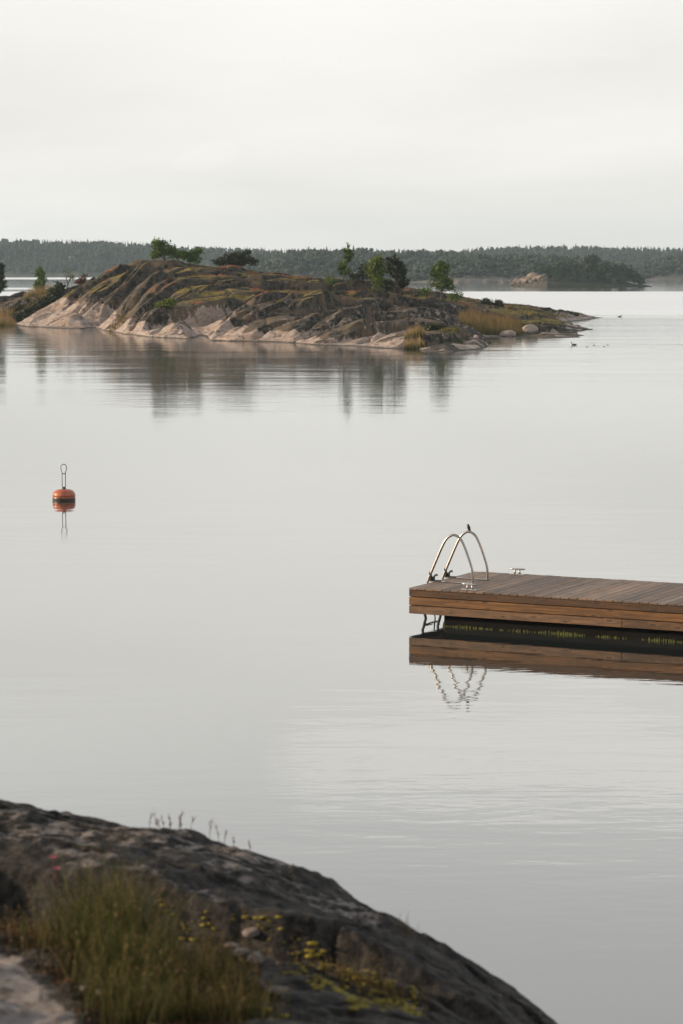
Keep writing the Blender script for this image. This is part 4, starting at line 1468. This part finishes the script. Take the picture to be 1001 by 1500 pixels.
LB = (0.92, 1.52)
for bi, lb in enumerate(LB):
    prof = [(-0.105, -0.06), (-0.07, 0.05), (0.07, 0.37), (0.19, 0.63), (0.27, 0.745), (0.385, 0.80), (0.50, 0.745), (0.585, 0.60), (0.68, 0.36), (0.725, 0.20), (0.735, 0.0)]
    rail = MB().tube(catmull([(x, lb, DZ + z) for x, z in prof], 7), 0.021, 12).build('handrail', M['steel'], lad, smooth=True)
    # hinged outer stile down into the water
    MB().tube(catmull([(-0.105, lb, DZ - 0.06), (-0.15, lb, DZ - 0.22), (-0.18, lb, DZ - 0.40), (-0.16, lb, DZ - 0.48), (-0.10, lb, DZ - 0.72), (0.02, lb, DZ - 1.3)], 5), 0.024, 10).build('stile', M['darkmetal'], lad, smooth=True)
    mb = MB()
    mb.box(-0.045, 0.745, lb - 0.03, lb + 0.03, DZ + 0.004, DZ + 0.016)
    mb.build('foot_bar', M['steel'], lad, bevel=0.003, seg=1)
    MB().tube([(0.735, lb, DZ + 0.017), (0.735, lb, DZ + 0.03)], [0.045, 0.03], 14).build('foot_flange', M['steel'], rail, smooth=True)
    hb = MB()
    hb.box(-0.05, 0.035, lb - 0.022, lb + 0.022, DZ + 0.017, DZ + 0.085)
    hb.tube([(-0.03, lb - 0.05, DZ + 0.06), (-0.03, lb + 0.05, DZ + 0.06)], 0.028, 10)
    hb.tube([(-0.03, lb, DZ + 0.07), (-0.045, lb, DZ + 0.15), (-0.02, lb, DZ + 0.19)], [0.026, 0.022, 0.012], 8)
    hb.tube([(0.01, lb, DZ + 0.07), (0.05, lb, DZ + 0.115), (0.085, lb, DZ + 0.12)], [0.02, 0.016, 0.022], 8)
    hng = hb.build('hinge', M['black'], lad, smooth=False)
    hb = MB()
    hb.box(0.04, 0.15, lb - 0.028, lb + 0.028, DZ + 0.0165, DZ + 0.034)
    hb.build('rubber_pad', M['black'], hng, bevel=0.004, seg=1)
for z, x in ((DZ - 0.50, -0.155), (DZ - 0.74, -0.095), (DZ - 0.98, -0.04)):
    MB().tube([(x, LB[0] + 0.02, z), (x, LB[1] - 0.02, z)], 0.02, 10).build('rung', M['steel'], lad, smooth=True)
# thin inner stile pair seen under the dock
for lb in LB:
    MB().tube([(0.03, lb, DZ - 0.44), (0.06, lb, DZ - 0.74), (0.12, lb, DZ - 1.2)], 0.012, 8).build('brace', M['darkmetal'], lad, smooth=True)


def cleat(label, a, b, m):
    o = empty('mooring_cleat', (0, 0, 0))
    p = Matrix.Rotation(-ANG, 4, 'Z') @ Vector((a, b, 0))
    o.location = (c0.x + p.x, c0.y + p.y, DZ + 0.002)
    o.rotation_euler = (0, 0, -ANG)
    tag(o, label, 'cleat')
    MB().box(-0.13, 0.13, -0.03, 0.03, 0, 0.014).build('base_plate', m, o, bevel=0.006)
    for s in (-1, 1):
        MB().tube([(s * 0.048, 0, 0.012), (s * 0.042, 0, 0.05), (s * 0.04, 0, 0.085)], [(0.026, 0.022), (0.016, 0.016), (0.018, 0.018)], 10).build('post', m, o, smooth=True)
    MB().tube([(-0.145, 0, 0.098), (-0.09, 0, 0.095), (0, 0, 0.093), (0.09, 0, 0.095), (0.145, 0, 0.098)], [0.009, 0.015, 0.018, 0.015, 0.009], 10).build('horn_bar', m, o, smooth=True)


cleat('pale metal mooring cleat on the near deck edge below the handrails', 1.02, 0.16, M['castmetal'])
cleat('dark mooring cleat on the far deck edge right of the handrails', 0.86, DWD - 0.14, M['castmetal'])

# small black bird on the far handrail
p = Matrix.Rotation(-ANG, 4, 'Z') @ Vector((0.385, LB[1], 0))
bird = empty('small_bird', (c0.x + p.x, c0.y + p.y, DZ + 0.818), math.pi - 0.3)
tag(bird, 'small black bird perched on top of the farther handrail', 'bird')
MB().tube([(-0.030, 0, -0.022), (-0.022, 0, 0.006), (-0.008, 0, 0.028), (0.002, 0, 0.052), (0.004, 0, 0.072), (0.006, 0, 0.083), (0.012, 0, 0.095), (0.010, 0, 0.106), (0.004, 0, 0.110)],
          [0.006, 0.014, 0.023, 0.028, 0.024, 0.018, 0.019, 0.013, 0.003], 12).build('body', M['bird'], bird, smooth=True)
MB().tube([(0.024, 0, 0.095), (0.046, 0, 0.090)], [0.006, 0.001], 6).build('beak', M['bird'], bird)
for s in (-1, 1):
    MB().tube([(0.002, s * 0.010, 0.03), (0.004, s * 0.012, 0.012), (0.010, s * 0.012, 0.002)], 0.003, 5).build('leg', M['bird'], bird)

# ------------------------------------------------------------------ buoy
bp = on_z(94, 732.5, 0)
buoy = empty('mooring_buoy', (bp.x, bp.y, 0))
tag(buoy, 'orange mooring buoy with a tall wire loop on top', 'buoy')
MB().lathe([(0.02, -0.24), (0.16, -0.22), (0.24, -0.15), (0.275, -0.05), (0.288, 0.0), (0.290, 0.05), (0.290, 0.085), (0.282, 0.089), (0.282, 0.097), (0.290, 0.101), (0.287, 0.14), (0.272, 0.19), (0.235, 0.235), (0.17, 0.265), (0.09, 0.277), (0.03, 0.28)], 40).build('body', M['buoy'], buoy, smooth=True)
MB().lathe([(0.055, 0.272), (0.055, 0.30), (0.045, 0.305), (0.045, 0.335), (0.02, 0.338)], 16).build('collar', M['galv'], buoy, smooth=True)
loop = [(-0.042, 0, 0.33), (-0.042, 0, 0.66), (-0.052, 0, 0.72), (-0.07, 0, 0.79), (-0.068, 0, 0.85), (-0.04, 0, 0.893), (0, 0, 0.905), (0.04, 0, 0.893), (0.068, 0, 0.85), (0.07, 0, 0.79), (0.052, 0, 0.72), (0.042, 0, 0.66), (0.042, 0, 0.33)]
wlp = MB().tube(catmull(loop, 5), 0.0095, 8).build('wire_loop', M['galv'], buoy, smooth=True)
MB().tube([(-0.05, 0, 0.665), (0.05, 0, 0.665)], 0.012, 8).build('wire_clamp', M['galv'], wlp, smooth=True)

# ------------------------------------------------------------------ the shore rock in the foreground
FC = [(-250, 1186, 10.2), (-100, 1187, 10.1), (0, 1189, 10.0), (60, 1190, 10.0), (100, 1195, 10.0), (180, 1211, 9.9), (250, 1226, 9.8), (300, 1244, 9.7), (350, 1265, 9.6),
      (400, 1285, 9.5), (450, 1306, 9.4), (550, 1355, 9.2), (650, 1422, 9.0), (750, 1480, 8.8), (810, 1518, 8.7), (900, 1580, 8.5),
      (0, 1400, 7.7), (0, 1500, 6.9), (-150, 1500, 6.9), (110, 1500, 6.9), (250, 1500, 6.9), (250, 1410, 7.9), (400, 1500, 7.0), (520, 1500, 7.2),
      (600, 1500, 7.4), (700, 1502, 7.8), (420, 1400, 8.1), (500, 1420, 8.2), (600, 1455, 8.2), (300, 1375, 8.5), (130, 1330, 8.7), (0, 1315, 8.9), (-150, 1310, 8.9)]
P2, Z2 = [], []
for x, y, d in FC:
    p = at_y(x, y, d)
    P2.append((p.x, p.y)); Z2.append(p.z)
for x, y, z in [(0, 0, 4.15), (0, 3, 4.05), (0, 5, 3.92), (-2, 3, 4.2), (2, 2, 4.0), (3.2, 5, 3.0), (2.2, 7.6, 2.35), (4.5, 7, 1.0), (6, 8, -0.6), (6, 3, 0.8), (8, 0, -0.4), (5, -2, 3.2),
                (-1.5, 12, 2.75), (0, 12, 2.35), (-1.5, 15, 0.7), (0, 15, 0.3), (1.5, 11.5, 1.6), (3.2, 11, 0.2), (-1.5, 18, -1.2), (1, 17, -1.4), (3.5, 14, -1.2), (-6, 18, -1.0), (-6, 13, 2.4), (-5, 10, 3.9),
                (-5, 7, 4.2), (-6, 3, 4.9), (-10, 5, 5.0), (-11, 0, 5.8), (-12, 10, 4.0), (-14, 18, 0.0), (-18, 4, 5.8), (-18, -6, 11), (-10, -8, 12.5), (-3, -6, 8.5), (0, -3, 5.2), (0, -10, 11.5), (-5, -14, 13.5), (5, -8, 8.0), (8, -10, 8.5), (-24, 4, 6.2), (-24, 20, 0.5), (-24, -14, 14), (8, -14, 12)]:  # unseen hill behind the camera, raised to block sky light on near faces
    P2.append((x, y)); Z2.append(z)
fore_fit = tps_fit(P2, np.array(Z2), lam=0.0005)


def ledge_line(pts):
    return np.array([(at_y(x, y, d).x, at_y(x, y, d).y) for x, y, d in pts])


LED1 = ledge_line([(-260, 1300, 9.05), (0, 1300, 9.05), (90, 1312, 9.0), (180, 1330, 8.95), (260, 1352, 8.85), (340, 1368, 8.8), (430, 1366, 8.75), (520, 1395, 8.7), (640, 1440, 8.6), (760, 1490, 8.5)])
LED2 = ledge_line([(395, 1385, 8.45), (430, 1398, 8.40), (480, 1412, 8.35), (560, 1447, 8.25)])


def fore_height(X, Y):
    z = tps_eval(fore_fit, X, Y)
    wob = 0.10 * fbm(X * 2.2, Y * 2.2, 4, 7)
    yl = np.interp(X, LED1[:, 0], LED1[:, 1]) + wob
    lo = np.interp(X, [-2.4, -1.2, -0.6, -0.3, 0.1, 0.6], [0.30, 0.32, 0.32, 0.30, 0.16, 0.07])
    dy = Y - yl
    # upper ridge: a steep near face, then the crest sinks back to the base surface
    z = z + lo * 0.14 * sstep(-0.015, 0.05, dy) * sstep(0.9, 0.25, dy)
    z = z - lo * 0.78 * sstep(-0.95, -0.10, dy) * sstep(0.045, -0.02, dy)
    fb = perlin(X * 1.6 + 0.4 * Y, Y * 3.2, 57) + 0.35 * perlin(X * 5, Y * 7, 58)
    stp = np.floor(fb * 5) / 5 + sstep(0.0, 0.35, fb * 5 - np.floor(fb * 5)) / 5
    z = z + 0.055 * stp * sstep(5.5, 6.5, Y) * sstep(11, 10, Y)
    ckf = sstep(0.035, 0.0, np.abs(perlin(X * 0.9 - 0.5 * Y, Y * 1.9 + X * 0.6, 67)))
    z = z - 0.10 * ckf * sstep(5.5, 6.5, Y) * sstep(11, 10, Y)
    # second, smaller step on the right
    y2 = np.interp(X, LED2[:, 0], LED2[:, 1]) + 0.6 * wob
    m2 = sstep(-0.30, -0.12, X) * sstep(0.5, 0.1, X)
    z = z + 0.10 * m2 * sstep(-0.02, 0.05, Y - y2) * sstep(0.40, 0.2, Y - y2)
    big = sstep(12, 10.4, Y) * sstep(4.5, 6.5, Y)
    z = z + (0.05 * fbm(X * 1.7, Y * 1.7, 5, 17) + 0.022 * (ridged(X * 2.3 + Y * 0.8, Y * 2.3, 4, 27) - 0.6) + 0.010 * fbm(X * 11, Y * 11, 4, 37)) * (0.3 + 0.7 * big)
    z = z + 0.25 * fbm(X * 0.4, Y * 0.4, 3, 47) * (1 - big)
    return z


xs = np.concatenate([np.linspace(-26, -3, 40)[:-1], np.linspace(-3, -1.7, 30)[:-1], np.arange(-1.7, 1.5, 0.012), np.linspace(1.5, 9, 50)])
ys = np.concatenate([np.linspace(-15, 4, 40)[:-1], np.linspace(4, 6.3, 40)[:-1], np.arange(6.3, 10.6, 0.012), np.linspace(10.6, 20, 60)])
sX, sY = np.meshgrid(xs, ys, indexing='ij')
sZ = fore_height(sX, sY)
sl = np.sqrt(np.gradient(sZ, xs, axis=0) ** 2 + np.gradient(sZ, ys, axis=1) ** 2)
n1 = fbm(sX * 1.4, sY * 1.4, 4, 201)
n2 = fbm(sX * 5, sY * 5, 4, 211)


def pxy(x, y, d):
    p = at_y(x, y, d)
    return p.x, p.y


# bare pale slab in the lower left corner
slab = poly_sd([pxy(-400, 1350, 8.1), pxy(-60, 1370, 7.9), pxy(20, 1395, 7.75), pxy(60, 1440, 7.4), pxy(108, 1490, 7.0), pxy(150, 1540, 6.6), pxy(150, 1700, 5.6), pxy(-400, 1700, 5.6)], sX + 0.05 * n1, sY + 0.08 * n2)
fpale = 0.85 * sstep(-0.05, 0.06, slab)
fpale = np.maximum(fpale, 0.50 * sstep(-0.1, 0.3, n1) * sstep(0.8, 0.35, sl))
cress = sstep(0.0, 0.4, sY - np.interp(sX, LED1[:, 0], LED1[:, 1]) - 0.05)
fpale = np.maximum(fpale, 0.52 * cress * sstep(0.9, 0.3, sl) * sstep(-0.3, 0.2, n1 + 0.2))  # pale lichen on crest and flat tops, painted lighter there as if lit
soil = sstep(0.25, -0.25, poly_sd([pxy(-150, 1335, 8.6), pxy(60, 1335, 8.6), pxy(240, 1365, 8.5), pxy(330, 1440, 7.6), pxy(330, 1560, 6.6), pxy(110, 1560, 6.6), pxy(100, 1480, 7.1), pxy(40, 1400, 7.8), pxy(-150, 1360, 8.2)], sX + 0.06 * n1, sY) * -1 + 0.05)
soil = soil * (1 - sstep(-0.04, 0.05, slab))
mossb = np.exp(-((sY - np.interp(sX, LED2[:, 0], LED2[:, 1]) + 0.16) / 0.13) ** 2) * sstep(-0.5, -0.25, sX) * sstep(0.6, 0.3, sX)
mossb = mossb * sstep(-0.1, 0.25, n2 + 0.15)
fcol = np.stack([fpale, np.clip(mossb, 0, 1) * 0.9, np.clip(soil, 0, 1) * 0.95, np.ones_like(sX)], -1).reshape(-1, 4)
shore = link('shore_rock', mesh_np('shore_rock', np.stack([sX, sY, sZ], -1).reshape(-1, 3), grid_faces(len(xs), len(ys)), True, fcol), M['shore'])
tag(shore, 'dark lichen-covered shore rock sloping to the water in the foreground', kind='structure')


def sz(x, y):
    return float(fore_height(np.array([[x]]), np.array([[y]]))[0, 0])


def szs(X, Y):
    return fore_height(np.asarray(X)[:, None], np.asarray(Y)[:, None])[:, 0]


def fpt(px, d):
    x = (px - 500.5) / F * d
    return Vector((x, d, sz(x, d)))


def fore_top(px, d0=8.9, d1=10.4):
    best = max(np.arange(d0, d1, 0.04), key=lambda d: (sz((px - 500.5) / F * d, d) - CAMZ) / d)
    return fpt(px, float(best))


def fore_hit(px, py):
    """where the line of sight through a photo point meets the shore rock"""
    ds_ = np.arange(6.0, 11.0, 0.01)
    r_ = ray(px, py)
    X_, Z_ = r_.x / r_.y * ds_, CAMZ + r_.z / r_.y * ds_
    S_ = szs(X_, ds_)
    i_ = np.argmax(Z_ < S_) if (Z_ < S_).any() else len(ds_) - 1
    return Vector((float(X_[i_]), float(ds_[i_]), float(S_[i_])))


# grass tuft
def tuft(name, label, spots, n, h, seed, cf, ct, spread, lean=(0.1, 0.6), wid=0.0022, heads=0.12, cat='grass'):
    rng = np.random.default_rng(seed)
    ch = rng.choice(len(spots), n)
    sp = np.array([s[:2] for s in spots])
    hs = np.array([s[2] for s in spots])
    d = sp[ch, 1] + rng.normal(size=n) * spread * 1.3
    x = (sp[ch, 0] - 500.5) / F * sp[ch, 1] + rng.normal(size=n) * spread
    b0 = Vector((float(x.mean()), float(d.mean()), 0))
    b0.z = sz(b0.x, b0.y)
    P = np.stack([x, d, szs(x, d) - 0.01], 1)
    root = empty(name, b0)
    tag(root, label, cat)
    H = h * hs[ch] * rng.uniform(0.45, 1.1, n)
    mixf = rng.uniform(0, 1, (n, 1)) ** 1.4
    C0 = jitter_col(rng, n, cf, 0.3)
    C1 = jitter_col(rng, n, ct, 0.35) * (1 - mixf) + jitter_col(rng, n, (0.20, 0.15, 0.055), 0.3) * mixf
    Vb, Fb, Cb = blades(rng, P - np.array(b0)[None], H, wid * rng.uniform(0.5, 1.6, n), lean[0] + (lean[1] * 1.35 - lean[0]) * rng.uniform(0, 1, n) ** 1.5, C0, C1, 0.45, 4)
    o = link('grass_blades', mesh_np('grass_blades', Vb, Fb, False, Cb), M['blade'], root)
    o['kind'] = 'stuff'
    m = int(n * heads)
    if m:
        T = Vb.reshape(n, 10, 3)[:m, 8]
        k = 9
        Q = np.repeat(T, k, 0) + rng.normal(size=(m * k, 3)) * np.array([0.006, 0.006, 0.018])
        Vh, Fh = leaf_quads(rng, Q, 0.0042, 0.8, 1.2)
        Ch = np.repeat(np.concatenate([jitter_col(rng, m * k, (0.15, 0.10, 0.045), 0.4), np.ones((m * k, 1))], 1), 4, 0)
        o = link('seed_heads', mesh_np('seed_heads', Vh, Fh, False, Ch), M['blade'], root)
        o['kind'] = 'stuff'
    return root


tuft('grass_tuft', 'large dense olive green grass tuft before the dark rock ledge',
     [(95, 7.9, 0.55), (120, 7.9, 0.8), (150, 7.9, 1.1), (165, 7.85, 1.1), (185, 7.8, 0.95), (205, 7.6, 0.7), (140, 7.6, 0.8), (170, 7.4, 0.75), (200, 7.3, 0.62), (222, 7.15, 0.5), (185, 7.05, 0.6), (205, 6.95, 0.6), (235, 7.0, 0.45), (155, 7.2, 0.45)],
     3000, 0.30, 701, (0.013, 0.018, 0.006), (0.062, 0.088, 0.020), 0.062, heads=0.06)
tuft('grass_tuft', 'low rusty dry grass beside the pale slab at left edge', [(10, 8.3, 0.6), (40, 8.2, 0.7), (60, 8.0, 0.8), (-20, 8.4, 0.7), (85, 7.8, 0.6)], 420, 0.13, 702, (0.05, 0.032, 0.018), (0.16, 0.075, 0.03), 0.07, heads=0.3)
tuft('grass_tuft', 'thin wisp of grass on the right crest of the shore rock', [(588, 9.05, 1.0), (604, 9.02, 0.8)], 26, 0.105, 703, (0.05, 0.045, 0.025), (0.13, 0.10, 0.06), 0.03, lean=(0.05, 0.5), wid=0.0016, heads=0)
tuft('grass_tuft', 'two lone grass stems on the crest left of the wisp', [(432, 9.38, 1.0), (480, 9.28, 0.8)], 5, 0.11, 704, (0.05, 0.04, 0.025), (0.15, 0.09, 0.05), 0.012, lean=(0.1, 0.5), wid=0.0014, heads=0.6)
tuft('grass_tuft', 'sparse brown grass in the mossy crevice at bottom centre', [(430, 8.25, 0.8), (480, 8.2, 1), (520, 8.15, 1), (555, 8.1, 0.8), (500, 7.9, 0.7), (540, 7.8, 0.8), (580, 7.9, 0.8)], 420, 0.12, 705, (0.04, 0.035, 0.012), (0.17, 0.10, 0.03), 0.06, heads=0.25)
tuft('grass_tuft', 'short olive grass at the right foot of the large tuft', [(310, 7.1, 1), (330, 7.3, 0.9), (300, 7.5, 0.9), (340, 7.05, 0.8)], 900, 0.15, 706, (0.035, 0.035, 0.012), (0.12, 0.105, 0.03), 0.06)


def sorrel(label, px, d, h, seed, group):
    rng = np.random.default_rng(seed)
    b = fpt(px, d) if d < 9.4 else fore_top(px)
    root = empty('sorrel_stalk', b + Vector((0, 0, -0.008)))
    tag(root, label, 'plant', group)
    lx, ly = rng.normal() * 0.25, rng.normal() * 0.2
    pts = [Vector((lx * h * f * f, ly * h * f * f, h * f)) for f in (0, 0.25, 0.5, 0.75, 1.0)]
    mb = MB()
    mb.tube(pts, [0.0012, 0.0011, 0.001, 0.0008, 0.0005], 5)
    Q = [np.array(pts[-1])[None] + rng.normal(size=(7, 3)) * np.array([0.002, 0.002, 0.009])]
    for _ in range(5):
        f = rng.uniform(0.3, 0.9)
        p0 = Vector((lx * h * f * f, ly * h * f * f, h * f))
        a = rng.uniform(0, 6.28)
        p1 = p0 + Vector((math.cos(a) * 0.12, math.sin(a) * 0.12, 0.26)) * h * rng.uniform(0.5, 1.1)
        mb.tube([p0, p0.lerp(p1, 0.5), p1], [0.001, 0.0009, 0.0006], 4)
        t = rng.uniform(0.3, 1, (7, 1))
        Q.append(np.array(p0)[None] * (1 - t) + np.array(p1)[None] * t + rng.normal(size=(7, 3)) * 0.002)
    mb.build('stem', M['sorrel_stem'], root)
    Q = np.concatenate(Q)
    Vh, Fh = leaf_quads(rng, Q, 0.0019)
    o = link('seed_cluster', mesh_np('seed_cluster', Vh, Fh), M['sorrel_seed'], root)


M['sorrel_stem'] = plain('sorrel_stem', (0.13, 0.05, 0.035), 0.8, var=0.3, scale=30)
M['sorrel_seed'] = leaf_material('sorrel_seeds', (0.20, 0.055, 0.045), 0.3, 0.8, 0.35, 40)
for k, (px, d, h) in enumerate([(214, 9.86, 0.07), (226, 9.85, 0.075), (236, 9.83, 0.06), (246, 9.8, 0.07), (258, 9.78, 0.085), (262, 9.78, 0.06), (276, 9.75, 0.06), (304, 9.7, 0.095), (318, 9.66, 0.08), (326, 9.65, 0.06), (340, 9.62, 0.05), (364, 9.58, 0.05), (230, 9.7, 0.05), (245, 9.65, 0.06), (262, 9.6, 0.06)]):
    sorrel('thin reddish sorrel stalk on the crest of the shore rock', px, d, h, 800 + k, 'sorrel stalks on the rock crest')
for k, (px, d, h) in enumerate([(205, 8.75, 0.13), (222, 8.72, 0.15), (238, 8.7, 0.13), (252, 8.7, 0.17), (268, 8.68, 0.15), (280, 8.66, 0.17), (296, 8.65, 0.14), (312, 8.62, 0.15), (344, 8.6, 0.12)]):
    sorrel('red sorrel stalk in front of the dark rock face', px, d, h, 830 + k, 'sorrel stalks before the dark face')
for k, (px, d, h) in enumerate([(486, 8.2, 0.12), (512, 8.1, 0.12), (520, 8.05, 0.10), (530, 8.1, 0.11)]):
    sorrel('orange red sorrel stalk in the mossy crevice', px, d, h, 850 + k, 'sorrel stalks in the mossy crevice')

# moss cushions and litter
mr = np.random.default_rng(91)
bmv, bmf, off = [], [], 0
bmq = bmesh.new()
bmesh.ops.create_icosphere(bmq, subdivisions=2, radius=1)
ico_v = np.array([v.co[:] for v in bmq.verts])
ico_f = np.array([[v.index for v in f.verts] for f in bmq.faces])
bmq.free()
MOSS = [(255, 1368, 30), (265, 1366, 34), (275, 1368, 30), (285, 1372, 24), (245, 1370, 24), (305, 1374, 18), (345, 1366, 18), (375, 1363, 26), (388, 1361, 30), (398, 1364, 26),
        (408, 1388, 24), (420, 1397, 34), (435, 1402, 36), (450, 1406, 40), (462, 1411, 36), (476, 1413, 36), (490, 1417, 28), (530, 1440, 30), (541, 1446, 30), (555, 1449, 26), (500, 1426, 26), (515, 1433, 26),
        (520, 1468, 28), (560, 1474, 26), (585, 1470, 22), (600, 1481, 22), (330, 1480, 46), (345, 1490, 46), (318, 1486, 40), (470, 1440, 24), (440, 1425, 22), (610, 1462, 18)]
for px, py, r in MOSS:
    c = fore_hit(px, py)
    r = r / 1000.0
    for _ in range(34):
        dd = c.y + mr.normal() * r * 1.5
        x = c.x + mr.normal() * r * 1.1
        if abs(sz(x, dd) - c.z) > 0.035:
            continue
        rr = r * mr.uniform(0.2, 0.6)
        vv = ico_v * rr * mr.uniform(0.8, 1.2, (len(ico_v), 1)) * np.array([1, 1, 0.32]) + np.array([x, dd, sz(x, dd)])
        bmv.append(vv); bmf.append(ico_f + off); off += len(vv)
M['moss'] = plain('yellow_moss', (0.20, 0.16, 0.018), 0.95, var=0.5, scale=14, bump=0.01)
moss = link('moss', mesh_np('moss', np.concatenate(bmv), np.concatenate(bmf)), M['moss'])
tag(moss, 'yellow green moss cushions along the rock crevices', 'moss', kind='stuff')
n = 2600
px = mr.uniform(-40, 340, n)
d = mr.uniform(6.7, 8.6, n)
x = (px - 500.5) / F * d
lim = interp([(-40, 8.0), (20, 7.75), (60, 7.4), (108, 7.0), (340, 6.4)], px)
okm = d > lim
P = np.stack([x, d, szs(x, d) + 0.004], 1)[okm]
Vl, Fl = leaf_quads(mr, P, 0.011, 0.0, 1.3)
Cl = np.repeat(np.concatenate([jitter_col(mr, len(P), (0.10, 0.055, 0.03), 0.6), np.ones((len(P), 1))], 1), 4, 0)
lit = link('leaf_litter', mesh_np('leaf_litter', Vl, Fl, False, Cl), M['blade'])
tag(lit, 'brown dry litter between the pale slab and the grass', 'litter', kind='stuff')

for k, (px, d, r, lab) in enumerate([(341, 1389, 0.028, 'pale small stone left of the pebble group on the shore rock'), (370, 1384, 0.042, 'flat pink stone at the back of the pebble group'), (372, 1411, 0.042, 'wedge shaped pink stone at the front of the pebble group'),
                                     (352, 1402, 0.034, 'grey stone in the middle of the pebble group'), (408, 1457, 0.032, 'lone brownish stone on the bottom centre slab'), (122, 1454, 0.022, 'white pebble among litter near the pale slab'), (147, 1461, 0.018, 'smaller white pebble right of the other by the grass')]):
    b = fore_hit(px, d)
    o = link('stone', rock_mesh('stone', r, r * 0.8, r * 0.5, 640 + k, 2), M['pebble'])
    o.location = b + Vector((0, 0, r * 0.3))
    o.rotation_euler = (0, 0, k * 0.9)
    tag(o, lab, 'stone')
for k, (px, py, lab) in enumerate([(78, 1257, 'upper of two pink flowers before the dark ledge'), (83, 1273, 'lower of two pink flowers before the dark ledge')]):
    d = 8.55
    top = at_y(px, py, d)
    b = Vector((top.x, d, sz(top.x, d) - 0.005))
    root = empty('pink_flower', b)
    tag(root, lab, 'flower')
    hgt = top.z - b.z
    MB().tube([(0, 0, 0), (0.004, 0, hgt * 0.5), (0, 0, hgt)], [0.0015, 0.0013, 0.001], 5).build('stem', M['sorrel_stem'], root)
    for a in range(6):
        an = a * math.pi / 3
        c_, s_ = math.cos(an), math.sin(an)
        MB().add([(0, 0, hgt), (0.009 * c_ - 0.005 * s_, 0.009 * s_ + 0.005 * c_, hgt + 0.003), (0.016 * c_, 0.016 * s_, hgt + 0.006), (0.009 * c_ + 0.005 * s_, 0.009 * s_ - 0.005 * c_, hgt + 0.003)], [(0, 1, 2, 3)]).build('petal', M['petal'], root)

# ------------------------------------------------------------------ haze
hz = NT('haze_air')
hz.n.remove(hz.p)
pv = hz.node('ShaderNodeVolumePrincipled')
pv.inputs['Color'].default_value = (0.68, 0.88, 1.0, 1)
pv.inputs['Density'].default_value = 0.00013
pv.inputs['Anisotropy'].default_value = 0.0
hz.l.new(pv.outputs[0], hz.out.inputs['Volume'])
hb = MB()
hb.box(-WS - 60, WS + 60, -WS - 60, WS + 60, -3.0, 75.0)
haze = hb.build('haze', hz.m)
tag(haze, 'thin bluish haze over the whole bay', kind='stuff')
